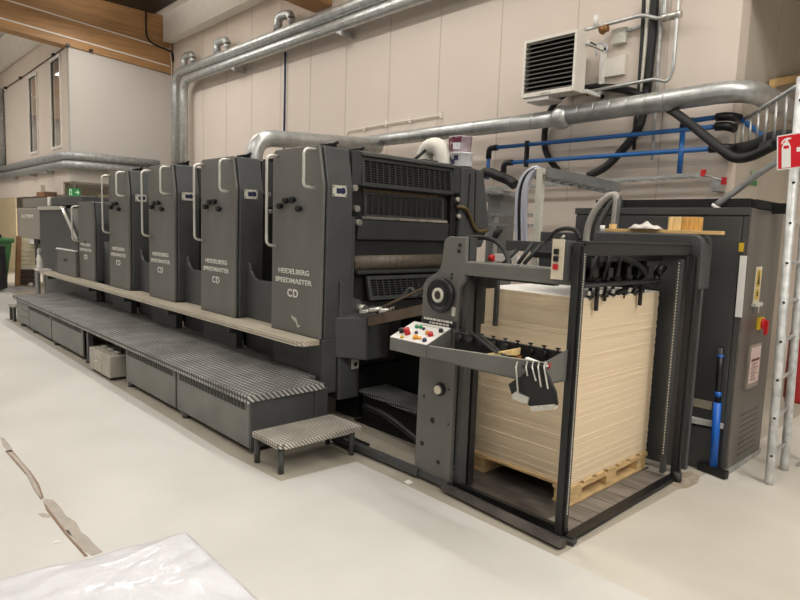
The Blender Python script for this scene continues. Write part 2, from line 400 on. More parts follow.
for i, (a, b_, z0, z1) in enumerate(wins):
    fr = MB(); t = .07
    fr.box(a-t, a, YO-.03, YO+.04, z0-t, z1+t); fr.box(b_, b_+t, YO-.03, YO+.04, z0-t, z1+t); fr.box(a, b_, YO-.03, YO+.04, z0-t, z0); fr.box(a, b_, YO-.03, YO+.04, z1, z1+t)
    fo = struct('window_%d' % (i+1), fr, TRIMW)
    MB().box(a, b_, YO+.02, YO+.026, z0, z1).build('pane', GLASS, fo)
w = MB(); w.box(-21.6, -21.5, YO+.15, 6.4, 2.75, 6.2); struct('wall_office_inner', w, WALLM)
w = MB(); w.box(-21.5, -21.2, YO+.15, 6.4, 4.75, 6.2); struct('trim_9', w, GLULAM)
# black line of cable with clips along the office top edges
a = [gy(x, y, YO-.02) for x, y in [(6, 88), (21, 78), (54, 55), (67, 45.5)]]; b_ = [gx(x, y, XO+.03) for x, y in [(68, 45.5), (91, 51), (130, 62), (171, 74.5)]]
t = thing('cable_line', a[0], 'thin dark cable clipped along the top edges of the white upper office', 'cable')
MB().tube(a+b_, .014, 6).build('wire', BLACK, t)
for q in (a[0], a[1], a[2], b_[0], b_[1]): MB().box(q.x-.06, q.x+.06, q.y-.05, q.y+.03, q.z-.03, q.z+.03).build('clip', BLACK, t)
# under the office
w = MB(); w.box(-26, -22.35, YO+.02, YO+.05, 0, 2.36); struct('door_1', w, TAN)
w = MB(); w.box(-22.35, -18.8, 5.9, 6.0, 0, 2.62); struct('wall_under_office', w, TRIMW)
w = MB(); w.box(-18.9, -18.8, 4.4, 7, 0, 2.62); struct('wall_under_office_side', w, SOFFM)
w = MB(); w.box(-34, -24.5, 4.4, 4.5, 2.36, 8); w.box(-34, -26, 4.4, 4.5, 0, 2.36); struct('wall_left_front', w, WALLM)
w = MB(); w.box(-34.2, -34, -9, 9.6, 0, 9); struct('wall_left', w, WALLM)

# ================================================================== PRESS UNITS
XR, XL, YF = -4.27, -5.05, 3.10
UL = ['grey press unit with grille guards, nearest the paper feeder', 'second tall grey press unit from the paper feeder', 'third grey press unit from the paper feeder, middle one of the row',
      'fourth grey press unit from the feeder, beside the short one', 'short grey press unit at the far end of the row']
UG = 'press units in a row'
def make_unit(ztop, label, short=False):
    u = thing('press_unit', ((XR+XL)/2, YF, .46), label, 'printing press', UG)
    zt = ztop
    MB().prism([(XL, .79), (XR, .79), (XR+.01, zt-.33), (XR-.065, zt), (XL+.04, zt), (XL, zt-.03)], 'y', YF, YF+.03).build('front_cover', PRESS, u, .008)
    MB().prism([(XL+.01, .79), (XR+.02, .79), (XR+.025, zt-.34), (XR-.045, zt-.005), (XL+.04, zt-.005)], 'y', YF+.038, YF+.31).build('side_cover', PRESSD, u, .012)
    MB().box(XL+.015, XR-.005, YF+.02, YF+.1, .465, .785).build('apron', PRESSD, u, .006)
    MB().box(XL+.06, XR-.10, YF+.32, 5.15, .47, zt-.04).build('frame', PRESSB, u, .01)
    MB().prism([(YF+.32, zt-.5), (YF+.75, zt-.5), (YF+.75, zt-.05), (YF+.32, zt-.02)], 'x', XR-.1, XR-.03).build('inner_guard', GUARD, u, .006)
    # grab handles
    hs = 0 if not short else -.45
    hl = -4.95
    zz = (2.36, 1.6) if not short else (1.93, 1.43)
    p = route([(hl-.02, YF+.01, zz[0]+.03), (hl-.01, YF-.12, zz[0]+.02), (hl, YF-.12, zz[1]-.02), (hl-.01, YF+.01, zz[1]-.04)], .05)
    MB().tube(p, .0135, 8).build('grab_handle', CHROME, u)
    if not short:
        hx = -4.374
        p = route([(hx, YF+.01, 2.41), (hx, YF-.12, 2.40), (hx, YF-.12, 2.09), (hx, YF+.01, 2.08)], .045)
        MB().tube(p, .0135, 8).build('grab_handle', CHROME, u)
        for kx, kz in ((-4.885, 1.936), (-4.79, 1.982), (-4.685, 1.988), (-4.585, 1.91)):
            MB().lathe((kx, YF+.005, kz), (.1, -1, -.05), [(.02, 0), (.02, .02), (.029, .025), (.029, .05), (.024, .056)], 16).build('knob', BLACK, u)
        # plate with a dark blue mark on the side cover
        xp = XR+.026
        pl = MB().box(xp, xp+.006, YF+.085, YF+.235, 2.02, 2.115).build('data_plate', PLATE, u)
        mk = MB()
        mk.cyl((xp+.004, YF+.195, 2.07), (xp+.008, YF+.195, 2.07), .028, 14); mk.box(xp+.004, xp+.0075, YF+.125, YF+.172, 2.045, 2.09)
        mk.build('plate_mark', NAVY, pl)
        for yy in (YF+.095, YF+.225):
            for z in (2.032, 2.103): MB().cyl((xp+.005, yy, z), (xp+.009, yy, z), .007, 8).build('screw', GUARD, pl)
    else:
        MB().box(XL+.33, XL+.37, YF-.004, YF+.002, 1.36, 1.42).build('lock', BLACK, u)
    # lettering
    text('lettering', 'HEIDELBERG', u, LETTER, (-4.93, YF, 1.325), (1, 0, 0), (0, 0, 1), .047, .49)
    text('lettering', 'SPEEDMASTER', u, LETTER, (-4.98, YF, 1.24), (1, 0, 0), (0, 0, 1), .047, .585)
    text('lettering', 'CD', u, LETTER, (-4.775, YF, 1.115), (1, 0, 0), (0, 0, 1), .075, .17, .032)
    # latches on top
    if not short:
        for lx, ly in ((XR-.2, YF+.2), (XL+.52, YF+.55)):
            q = MB(); q.obox((lx, ly, zt+.015), (.12, .03, .01), (-.02, .08, 0), (0, 0, .035)); q.cyl((lx+.02, ly, zt+.02), (lx+.1, ly+.03, zt+.05), .014, 8)
            q.build('latch', BLACK, u)
    return u
def add_saddle(u, w):
    x0 = XR+.0; x1 = XR+w
    MB().prism([(x0+.0, .465), (x1, .465), (x1, 1.2), (x0+.2, 1.2), (x0+.13, 1.225), (x0+.08, 1.28), (x0+.05, 1.36), (x0+.0, 1.36)], 'y', YF+.13, YF+.165).build('side_guard', PRESSD, u, .01)
    MB().box(x0-.12, x1, YF+.17, 5.1, .47, 1.12).build('drive_cover', DEEP, u)  # coloured near-black for the dark depth between units
    MB().cyl((x0+.05, YF+.9, 1.75), (x1, YF+.9, 1.75), .17, 20).build('roller', ROLLER, u)
    for yy, z in ((YF+.36, 2.08), (YF+.40, 1.9)): MB().cyl((XR-.03, yy, z), (XR+.05, yy, z), .026, 12).build('pivot_bolt', STEEL, u)
zt = 2.445
unit2 = make_unit(zt, UL[1]); add_saddle(unit2, .70)
near = copy_tree(unit2)
for ch in list(near.children):
    if ch.name.split('.')[0] in ('side_guard', 'drive_cover', 'roller', 'pivot_bolt', 'inner_guard'): bpy.data.objects.remove(ch)
near['label'] = UL[0]
for i in range(1, 4):
    o = unit2 if i == 1 else copy_tree(unit2)
    o.location.x -= 1.487*(i if i == 1 else i-1); o['label'] = UL[i]
u1 = make_unit(2.03, UL[4], True); 
for ch in list(unit2.children):
    pass
sg = MB().prism([(XR+.03, .465), (XR+.69, .465), (XR+.69, 1.25), (XR+.2, 1.25), (XR+.1, 1.3), (XR+.03, 1.42)], 'y', YF+.13, YF+.4).build('side_guard', PRESSD, u1, .01)
u1.location.x -= 5.94

# ---- the feeder side of the nearest unit
N = near; XS = -4.30
def off_build(mb, name, m, parent=N, bevel=0.): return mb.build(name, m, parent, bevel)
# long side strip and lower box covers
off_build(MB().box(-4.42, XR+.03, YF+.015, YF+.17, .31, .79), 'side_column', PRESSD, bevel=.008)
off_build(MB().prism([(YF+.18, .23), (YF+.42, .23), (YF+.42, 1.12), (YF+.36, 1.13), (YF+.31, 1.17), (YF+.28, 1.26), (YF+.18, 1.30)], 'x', -4.5, XR+.05), 'lower_cover', PRESSD, bevel=.015)
off_build(MB().hexa([(-4.25, 3.25, .62), (-4.06, 3.46, .60), (-4.06, 3.72, .60), (-4.3, 3.72, .62), (-4.25, 3.25, .98), (-4.06, 3.46, .985), (-4.06, 3.72, 1.02), (-4.3, 3.72, 1.06)]), 'corner_box', PRESSD, bevel=.012)
q = MB().box(XR+.05, XR+.062, 3.42, 3.5, .50, .60); sw = off_build(q, 'switch_plate', PLATE)
MB().box(XR+.06, XR+.066, 3.445, 3.475, .525, .56).build('key_hole', BLACK, sw)
# second strip y 3.41-3.52 with notch
off_build(MB().prism([(YF+.33, 2.14), (YF+.44, 2.14), (YF+.44, 2.39), (YF+.38, 2.43), (YF+.33, 2.43)], 'x', -4.5, XS+.01), 'edge_strip', GUARD, bevel=.006)
off_build(MB().box(-4.48, XS-.01, 3.42, 3.5, 1.1, 1.86), 'edge_strip', PRESSD, bevel=.008)
off_build(MB().box(-4.45, XS-.03, 3.42, 3.55, 1.86, 2.14), 'hinge_block', BLACK)
for yy, z in ((3.46, 2.11), (3.49, 1.93), (3.52, 1.81)): off_build(MB().cyl((XS-.05, yy, z), (XS+.03, yy, z), .028, 14), 'pivot_bolt', STEEL)
# upper guard : framed slotted grille
def guard(name, y0, y1, z0, z1, x0, x1, nu, nv, m=GUARD, fr=.035):
    o = MB()
    u = V((0, y1-y0, 0)); v = V((x1-x0, 0, z1-z0)); p0 = V((x0, y0, z0)); d = V((.012, 0, 0))
    vh = v.normalized()
    o.obox(p0+u*.5+vh*(-fr/2), u+V((0, 2*fr, 0)), vh*fr, V((.03, 0, 0))); o.obox(p0+u*.5+v+vh*(fr/2), u+V((0, 2*fr, 0)), vh*fr, V((.03, 0, 0)))
    for yy in (y0-fr/2, y1+fr/2): o.obox((x0+(x1-x0)/2, yy, (z0+z1)/2), (0, fr, 0), v, (.03, 0, 0))
    g = off_build(o, name, m)
    b = MB(); grille(b, p0, u, v, nu, nv, .011, .0055, d); b.build('mesh', m, g)
    k = MB(); k.obox(p0+u*.5+v*.5-V((.025, 0, 0)), u, v, V((.004, 0, 0))); k.build('backing', DEEP, g)
    return g
guard('upper_guard', 3.58, 4.72, 2.17, 2.365, XS, XS-.02, 15, 9)
off_build(MB().prism([(-4.5, 2.40), (XS+.02, 2.40), (XS, 2.43), (-4.36, 2.45), (-4.5, 2.45)], 'y', 3.55, 4.80), 'guard_cap', GUARD, bevel=.006)
off_build(MB().box(-4.45, XS+.012, 4.755, 4.86, 2.15, 2.43), 'guard_hinge', GUARD, bevel=.01)
guard('middle_guard', 3.66, 4.66, 1.89, 2.07, XS-.06, XS-.07, 14, 8)
off_build(MB().box(XS-.07, XS-.055, 3.62, 4.6, 2.095, 2.115), 'warning_strip', mat('ochre_strip', (110, 92, 58), .6, var=.5, vscale=60))
off_build(MB().box(XS-.06, XS-.02, 3.58, 4.72, 1.845, 1.868), 'bar', STEEL)
off_build(MB().prism([(XS-.03, 1.84), (XS-.04, 1.66), (XS-.14, 1.62), (XS-.14, 1.84)], 'y', 3.55, 4.82), 'plate_shield', GUARD, bevel=.01)
off_build(MB().box(-5.0, XS-.12, 3.5, 4.9, .47, 2.40), 'gap_backing', DEEP)
off_build(MB().cyl((XS-.12, 3.53, 1.44), (XS-.12, 4.8, 1.455), .085, 28), 'impression_roller', ROLLER)
off_build(MB().box(XS-.09, XS+.0, 3.53, 4.75, 1.345, 1.375), 'roller_guard_rail', GUARD, bevel=.004)
guard('lower_guard', 3.68, 4.62, 1.14, 1.29, XS+.03, XS-.01, 12, 7)
off_build(MB().box(XS-.12, XS+.02, 3.56, 4.72, .98, 1.09), 'lower_rail', PRESSB, bevel=.01)
off_build(MB().cyl((XS-.02, 3.50, 1.05), (XS+.16, 3.50, 1.05), .035, 14), 'shaft_end', STEEL)
# cover on the far side, cable loop
off_build(MB().prism([(4.87, 1.62), (5.25, 1.60), (5.36, 1.84), (5.22, 2.42), (4.95, 2.435), (4.87, 2.42)], 'x', -4.75, XS+.02), 'rear_cover', PRESSD, bevel=.02)
off_build(MB().prism([(4.99, 1.9), (5.0, 2.36), (4.985, 2.36), (4.975, 1.9)], 'x', XS+.019, XS+.026), 'cover_seam', BLACK)
off_build(MB().prism([(5.115, 1.75), (5.09, 2.40), (5.075, 2.40), (5.10, 1.75)], 'x', XS+.019, XS+.026), 'cover_seam', BLACK)
off_build(MB().box(-4.5, XS-.02, 4.76, 4.88, 1.55, 2.12), 'bearing_block', BLACK)
off_build(MB().tube(bez([(XS, 4.83, 2.02), (XS+.05, 4.92, 2.0), (XS+.04, 5.02, 1.9), (XS+.05, 5.12, 1.78), (XS+.05, 5.3, 1.79)], 6), .018, 8), 'oil_line', mat('ochre_hose', (98, 82, 44), .5))
for yy, z in ((4.83, 2.09), (4.86, 1.92)): off_build(MB().cyl((XS-.02, yy, z), (XS+.02, yy, z), .025, 12), 'pivot_bolt', STEEL)
off_build(MB().cyl((-4.5, 4.36, 2.44), (-4.44, 4.48, 2.56), .016, 8), 'lever', BLACK)
off_build(MB().box(-4.52, -4.42, 4.45, 4.65, 2.44, 2.47), 'top_catch', BLACK)
off_build(MB().tube(bez([(-4.95, 3.35, 2.445), (-4.8, 3.42, 2.50), (-4.62, 3.38, 2.49), (-4.5, 3.4, 2.44)], 6), .018, 8), 'cable', RUBBER)
# scratch of white paint low on the front cover
q = MB()
for (x0, z0), (x1, z1) in [((-4.70, .94), (-4.62, .90)), ((-4.64, .935), (-4.6, .86)), ((-4.6, .86), (-4.57, .87))]:
    q.obox(((x0+x1)/2, YF-.0005, (z0+z1)/2), (x1-x0, 0, z1-z0), (0, .002, 0), (.008, 0, .02))
off_build(q, 'paint_scrape', PLATE)

# ---- delivery end
d = thing('delivery_unit', (-13.2, YF, 0), 'dark delivery end of the press behind the short unit, far left', 'printing press')
P = [gy(x, y, YF) for x, y in [(41, 275), (60, 275), (78, 278), (78, 237), (64, 208), (41, 208)]]
MB().prism([(-13.4, .75), (-11.0, .75), (-11.0, 1.43), (-11.77, 1.93), (-13.35, 1.93)], 'y', YF-.01, YF+.05).build('side_panel', PRESSD, d, .006)
MB().prism([(-11.77, 1.93), (-11.0, 1.93), (-11.0, 1.40)], 'y', YF+.05, YF+.4).build('sloped_guard', PANELM, d)
MB().obox((-11.39, YF-.03, 1.68), (.8, 0, -.53), (0, .04, 0), (.012, 0, .02)).build('edge_rail', CHROME, d)
MB().box(-13.35, -11.75, YF-.04, YF+.02, 1.90, 1.965).build('edge_rail', CHROME, d)
k = MB().prism([(-12.1, .75), (-11.0, .75), (-11.0, 1.22), (-12.05, 1.22)], 'y', YF-.05, YF+.1).build('lower_panel', PRESS, d, .008)
MB().box(-12.10, -11.03, YF-.06, YF+.1, 1.215, 1.235).build('ledge', WHITE, d)
for x in (-11.62, -11.5): MB().cyl((x, YF-.06, 1.05), (x, YF-.03, 1.05), .03, 12).build('button', BLACK, d)
hb = MB().box(-15.2, -13.36, YF, YF+1.9, 1.33, 1.94).build('pile_hood', mat('hood_grey', (150, 142, 132), .45, var=.05), d, .02)
text('lettering', 'ALD PRINT', d, LETTER, (-14.87, YF, 1.735), (1, 0, 0), (0, 0, 1), .075, 1.0)
for z in (1.40, 1.48, 1.63, 1.70): MB().box(-15.26, -15.19, YF+.02, YF+.08, z, z+.045).build('hinge', STEEL, d)
MB().box(-14.95, -12.95, YF+.05, YF+1.9, 1.945, 2.13).build('top_cover', mat('top_grey', (128, 124, 114), .5, var=.05), d, .01)
MB().box(-12.93, -12.8, YF+.03, YF+1.9, 1.98, 2.14).build('top_edge', WHITE, d)
MB().box(-12.79, -10.95, YF+.05, YF+1.9, 1.98, 2.13).build('top_cover', PRESSD, d, .01)
MB().box(-13.35, -11.0, YF+.14, YF+1.9, .48, 1.88).build('frame', PRESSB, d)
MB().box(-13.62, -13.40, YF+.1, YF+1.6, .05, 1.32).build('pillar', BLACK, d)
MB().box(-13.3, -11.0, YF+.05, YF+.2, .30, .745).build('side_panel', PRESSD, d, .01)
q = MB(); q.box(-14.5, -14.1, YF+.05, YF+.2, 1.22, 1.33); q.build('pile_clamp', WHITE, d)
MB().box(-14.1, -13.75, YF+.05, YF+.2, 1.23, 1.33).build('pile_clamp', BLACK, d)

# ---- long diamond-plate walkway
wk = thing('walkway', (-8, 2.65, 0), 'long low walkway with worn diamond plate in front of the press units', 'walkway')
xa, xb = -11.80, -4.06
q = MB(); q.box(xa, xb, 2.30, 3.01, .447, .4645); q.box(xa, -4.30, 3.01, 3.10, .447, .4645); q.box(xa, -5.1, 3.10, 3.23, .447, .4645); q.box(xa, xb, 2.30, 2.315, .405, .447); q.box(xb-.015, xb, 2.315, 3.01, .415, .447); q.box(xa, xa+.015, 2.315, 3.09, .415, .447)
q.build('tread_plate', DECKM, wk)
pans = [(-11.66, -10.87, 1), (-10.84, -9.61, 0), (-9.56, -8.17, 0), (-6.68, -5.43, 0), (-5.39, -4.09, 0)]
for a, b_, sl in pans:
    if sl:
        q = MB()
        for z in (.05, .165, .28): q.box(a, b_, 2.325, 2.345, z, z+.108)
        q.build('access_panel', PANELM, wk, .004)
    else:
        p = MB().box(a, b_, 2.325, 2.345, .045, .405).build('access_panel', PANELM, wk, .004)
        gb = MB().box(a+.06, b_-.06, 2.322, 2.326, .335, .398).build('vent', DEEP, p)
        g = MB()
        for k in range(4): g.box(a+.06, b_-.06, 2.318, 2.324, .346+.014*k, .3485+.014*k)
        n = int((b_-a)/.06)
        for k in range(n+1):
            x = a+.06+(b_-a-.12)*k/n; g.box(x-.002, x+.002, 2.318, 2.324, .335, .398)
        g.build('vent_mesh', PANELM, p)
for x in (-11.33, -10.56, -9.4, -8.0, -6.59, -5.24):
    q = MB(); q.box(x-.03, x+.03, 2.33, 2.39, .03, .42); q.cyl((x, 2.35, .0), (x, 2.35, .045), .04, 12); q.build('leg', PRESSD, wk)
MB().box(xb-.04, xb-.02, 2.36, 3.06, .04, .41).build('end_panel', PRESSD, wk)
MB().box(xb-.035, xb-.005, 2.33, 2.36, .02, .41).build('leg', PRESSD, wk)
MB().box(xb-.035, xb-.005, 2.92, 2.95, .02, .41).build('leg', PRESSD, wk)
MB().box(-11.6, -4.15, 2.95, 3.0, .04, .40).build('rear_panel', DEEP, wk)
# end step of the walkway
es = thing('step', (-12.0, 2.55, 0), 'small low step at the far left end of the walkway', 'step')
MB().box(-12.15, -11.82, 2.3, 2.9, .235, .265).build('tread', STEPM, es)
for x, y in ((-12.12, 2.33), (-11.86, 2.33), (-12.12, 2.86), (-11.86, 2.86)): MB().box(x-.02, x+.02, y-.02, y+.02, 0, .24).build('leg', PRESSD, es)

# ---- upper footboard
fb = thing('footboard', (-8.4, 2.98, .77), 'narrow pale diamond-plate footboard running along the unit fronts', 'footboard')
q = MB(); q.prism([(-12.72, 2.90), (-4.33, 2.90), (-4.27, 2.94), (-4.26, 3.095), (-12.72, 3.095)], 'z', .745, .79)
for i in range(1, 4): x = XR-1.487*i; q.box(x+.045, x+.70, 3.095, 3.225, .765, .79)
q.build('tread', FOOTM, fb)
MB().box(-12.93, -12.72, 2.88, 2.93, 0, .78).build('end_post', PANELM, fb, .01)
MB().box(-12.93, -12.6, 2.87, 3.09, .79, .815).build('end_tray', WHITE, fb)
for x in (-12.4, -10.1, -8.6, -7.15, -5.66): MB().box(x, x+.05, 2.96, 3.1, .66, .742).build('bracket', PRESSD, fb)

# ---- spray bottle on footboard end
c = gy(39.5, 271, 2.93); c.z = .817; t = thing('spray_bottle', c, 'white spray bottle standing on the far end of the footboard', 'bottle')
MB().lathe(c, (0, 0, 1), [(.05, 0), (.055, .02), (.055, .16), (.035, .22), (.022, .28)], 18).build('body', WHITE, t)
q = MB(); q.cyl(c+V((0, 0, .28)), c+V((0, 0, .32)), .032, 12); q.box(c.x-.03, c.x+.08, c.y-.02, c.y+.02, c.z+.32, c.z+.37); q.tube([c+V((.03, 0, .32)), c+V((.06, 0, .26))], .01, 6)
q.build('trigger', mat('pale_trigger', (200, 200, 200), .4), t)
MB().box(c.x-.02, c.x+.03, c.y-.059, c.y-.054, c.z+.07, c.z+.16).build('label_mark', BLACK, t)

# ---- small step at the near end
st = thing('step', (-3.73, 2.64, 0), 'small worn diamond-plate step on legs at the near end of the walkway', 'step')
x0, x1, y0, y1 = -3.935, -3.545, 2.262, 3.0
MB().prism([(x0, y0), (x1-.05, y0), (x1, y0+.05), (x1, y1), (x0, y1)], 'z', .195, .235).build('tread', STEPM, st, .004)
for x, y in ((x0+.03, y0+.03), (x1-.07, y0+.05), (x1-.05, y1-.06), (x0+.03, y1-.06)):
    MB().cyl((x, y, 0), (x, y, .2), .022, 12).build('leg', PRESSD, st)

# ---- grey tank under the walkway
tk = thing('battery_tank', (-7.25, 2.42, 0), 'pale grey metal box with three round caps under the walkway', 'box')
bx = MB().box(-7.62, -6.93, 2.235, 2.60, .03, .275).build('body', TANKM, tk, .012)
MB().box(-7.40, -7.18, 2.226, 2.236, .05, .265).build('front_panel', mat('tank_panel', (188, 182, 168), .5), tk, .004)
MB().tube(route([(-7.32, 2.23, .18), (-7.32, 2.20, .18), (-7.22, 2.20, .18), (-7.22, 2.23, .18)], .015), .009, 6).build('handle', STEEL, tk)
for x in (-7.47, -7.27, -7.07): MB().cyl((x, 2.38, .272), (x, 2.38, .305), .055, 16).build('cap', STEEL, tk)
for x in (-7.55, -7.0): MB().box(x-.03, x+.03, 2.26, 2.32, 0, .032).build('foot', BLACK, tk)

# ================================================================== FEEDER
fd = thing('sheet_feeder', (-2.3, 3.7, 0), 'dark grey sheet feeder frame around the pallet of cardboard, right end of the press', 'sheet feeder')
F = fd
arc = [(-2.985, 1.34), (-2.98, 1.385), (-2.955, 1.425), (-2.91, 1.45), (-2.86, 1.475), (-2.83, 1.51), (-2.815, 1.56), (-2.81, 1.62), (-2.805, 1.68), (-2.79, 1.71), (-2.76, 1.724)]
sf = MB().prism([(-3.0, .03)]+arc+[(-2.615, 1.724), (-2.61, 1.44), (-2.65, 1.39), (-2.66, 1.30), (-2.66, .03)], 'y', 3.04, 3.075).build('side_frame', PRESS, F, .006)
for x, z, r in ((-2.66, 1.67, .012), (-2.665, 1.63, .013), (-2.72, 1.475, .008), (-2.72, 1.45, .008), (-2.70, .92, .012), (-2.93, .60, .01), (-2.70, .70, .008), (-2.84, .45, .02), (-2.93, .26, .018), (-2.77, .17, .016), (-2.69, .46, .008)):
    MB().cyl((x, 3.036, z), (x, 3.045, z), r, 10).build('bolt_hole', BLACK, sf)
hw = MB().lathe((-2.795, 3.04, 1.33), (0, -1, 0), [(.112, 0), (.118, .02), (.113, .04), (.095, .045), (.09, .03), (.045, .03), (.045, .045)], 36).build('handwheel', BLACK, F)
MB().lathe((-2.795, 2.995, 1.33), (0, -1, 0), [(.05, 0), (.05, .008), (.03, .009), (.03, .002)], 24).build('ring', PLATE, hw)
MB().cyl((-2.795, 2.998, 1.33), (-2.795, 2.99, 1.33), .028, 16).build('hub', mat('hub_brown', (58, 48, 44), .4), hw)
kn = MB().lathe((-2.775, 3.04, .685), (0, -1, 0), [(.045, 0), (.045, .02), (.04, .025)], 20).build('adjust_knob', BLACK, F)
MB().cyl((-2.775, 3.016, .685), (-2.775, 3.003, .685), .03, 18).build('knob_face', BEIGEP, kn)
q = MB().box(-2.97, -2.66, 3.034, 3.04, 1.118, 1.165).build('label_strip', BLACK, F)
g = MB(); random.seed(3)
x = -2.955
while x < -2.70:
    wd = random.uniform(.012, .04); g.box(x, x+wd, 3.031, 3.034, 1.148, 1.163); x += wd+.007
x = -2.90
while x < -2.73:
    wd = random.uniform(.01, .03); g.box(x, x+wd, 3.031, 3.034, 1.126, 1.138); x += wd+.009
g.build('small_print', LETTER, q)
MB().box(-2.70, -2.675, 3.03, 3.04, 1.20, 1.26).build('catch', PLATE, F)
# front arm, posts, beams
MB().box(-2.63, -1.85, 3.045, 3.085, 1.478, 1.562).build('front_arm', PRESS, F, .004)
MB().box(-2.63, -1.85, 3.05, 3.12, 1.562, 1.57).build('arm_cap', STEEL, F)
MB().box(-2.655, -2.61, 3.08, 3.15, .02, 1.72).build('lift_guide', PRESSD, F)
q = MB(); q.box(-2.665, -2.60, 3.165, 3.22, .02, 1.45); q.build('lift_guide', PRESSB, F)
q = MB()
for k in range(60): q.box(-2.64, -2.625, 3.158, 3.166, .1+k*.021, .111+k*.021)
q.build('chain', GUARD, F)
def post(name, x, y, z1, m=PRESSB):
    p = MB(); p.box(x-.028, x+.012, y-.025, y+.025, 0, z1); p.box(x+.012, x+.03, y-.005, y+.028, .05, z1-.02); p.build(name, m, F, .003)
post('post', -1.80, 3.055, 1.72)
q = MB()
for k in range(110): q.box(-1.769, -1.766, 3.055, 3.063, .16+k*.0137, .167+k*.0137)
q.build('chain', PLATE, F)
MB().box(-1.835, -1.775, 3.08, 4.52, 1.648, 1.722).build('cross_beam', PRESSB, F, .004)
MB().box(-1.84, -1.77, 3.085, 4.52, 1.722, 1.73).build('beam_cap', GUARD, F)
post('post', -1.745, 4.50, 1.66)
q = MB()
for k in range(64): q.box(-1.81, -1.805, 4.402, 4.411, .2+k*.022, .21+k*.022)
q.build('chain', PLATE, F)
MB().box(-1.83, -1.80, 4.42, 4.47, .05, 1.62).build('chain_guide', PRESSD, F)
# rear side wall and hood
MB().box(-3.0, -1.72, 4.62, 4.66, .05, 1.70).build('rear_frame', PRESSD, F, .006)
hp = [(-2.55, 1.64), (-1.82, 1.64), (-1.82, 1.405), (-1.715, 1.405), (-1.715, 1.74), (-1.73, 1.775), (-1.755, 1.795), (-1.79, 1.80), (-2.55, 1.80)]
MB().prism(hp, 'y', 4.55, 4.74).build('hood', PRESSD, F, .012)
MB().box(-3.4, -2.56, 4.5, 4.55, 1.61, 1.70).build('rear_arm', PRESSD, F, .004)
MB().box(-3.10, -2.56, 4.46, 4.5, 1.575, 1.70).build('rear_arm', PRESSD, F, .004)
q = MB().box(-3.08, -2.72, 4.80, 4.84, 1.35, 1.62).build('perforated_plate', GUARD, F)
# base: tray sheet, side bars, boards
MB().box(-2.9, -1.97, 3.02, 4.56, .002, .012).build('platform', PLATF, F)
MB().obox((-2.2, 2.99, .03), (.95, -.05, 0), (.0, .07, -.03), (0, .02, .045)).build('base_sheet', PLATF, F)
MB().box(-2.7, -1.78, 3.07, 3.105, .012, .06).build('base_bar', BLACK, F)
MB().box(-1.79, -1.728, 3.06, 4.53, .004, .03).build('base_bar', BLACK, F)
q = MB(); y = 3.11
random.seed(5)
for wd in (.2, .19, .2, .16, .2, .22, .2): q.box(-1.965, -1.795, y+.004, y+wd-.003, .002, .018+random.uniform(-.002, .003)); y += wd
q.build('platform_boards', PLANKF, F)
MB().obox((-1.75, 3.05, .012), (.09, .02, 0), (-.01, .06, 0), (0, 0, .022)).build('post_foot', GUARD, F)
MB().cyl((-1.72, 4.48, 0), (-1.72, 4.48, .07), .03, 12).build('post_foot', GUARD, F)
# floor rail between press and feeder, inner step, dark machinery
MB().obox((-3.35, 3.02, .045), (.82, .02, 0), (0, .05, 0), (0, 0, .05)).build('floor_rail', PRESSD, F)
MB().box(-3.0, -2.66, 3.02, 3.06, .02, .06).build('floor_rail', PRESSD, F)
MB().box(-4.25, -2.92, 3.5, 4.6, .001, .018).build('under_panel', DEEP, F)  # black sheet laid on the floor to imitate deep shade
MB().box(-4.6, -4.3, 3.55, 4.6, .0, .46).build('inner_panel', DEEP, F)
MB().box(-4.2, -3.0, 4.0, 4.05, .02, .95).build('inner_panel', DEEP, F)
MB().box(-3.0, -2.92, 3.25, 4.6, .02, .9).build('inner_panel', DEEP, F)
MB().box(-3.9, -3.62, 2.97, 3.15, .02, .035).build('foot_pedal', BLACK, F)
sp_ = MB().prism([(-4.22, 3.52), (-3.36, 3.45), (-3.36, 3.80), (-4.22, 3.85)], 'z', .265, .30).build('inner_step', DARKTREAD, F, .004)
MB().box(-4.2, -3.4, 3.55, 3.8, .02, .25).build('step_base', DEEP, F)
MB().tube(bez([(-4.0, 3.4, .22), (-3.7, 3.4, .2), (-3.3, 3.36, .12), (-3.05, 3.3, .06)], 6), .025, 8).build('hose', BLACK, F)
# feed table rising from press to feeder head
def slab(name, xa, za, xb_, zb, y0, y1, t, m):
    return MB().hexa([(xa, y0, za-t), (xb_, y0, zb-t), (xb_, y1, zb-t), (xa, y1, za-t), (xa, y0, za), (xb_, y0, zb), (xb_, y1, zb), (xa, y1, za)]).build(name, m, F)
slab('feed_rail', -4.03, 1.0, -2.9, 1.31, 3.44, 3.5, .085, BROWNBAR)
slab('feed_table', -4.2, 1.0, -2.8, 1.33, 3.6, 4.6, .03, PRESSB)
A_ = [gy(x, y, 3.47) for x, y in ((383, 307), (425, 287.5))]
MB().obox((A_[0]+A_[1])/2, A_[1]-A_[0], (0, .03, 0), (0, 0, .02)).build('feed_rail', BROWNBAR, F)
slab('feed_rail', -4.2, 1.02, -2.8, 1.37, 4.5, 4.56, .06, PRESSB)
for x in (-3.75, -3.55, -3.35, -3.2): MB().tube(bez([(x, 3.56, 1.10+.27*(x+4)), (x+.05, 3.62, 1.2+.27*(x+4)), (x+.15, 3.6, 1.13+.27*(x+4))], 5), .016, 7).build('feed_clip', GUARD, F)
for x, z in ((-4.1, 1.03), (-3.98, 1.06), (-3.85, 1.07)): MB().cyl((x, 3.4, z), (x+.07, 3.52, z+.02), .022, 10).build('adjuster', STEEL, F)
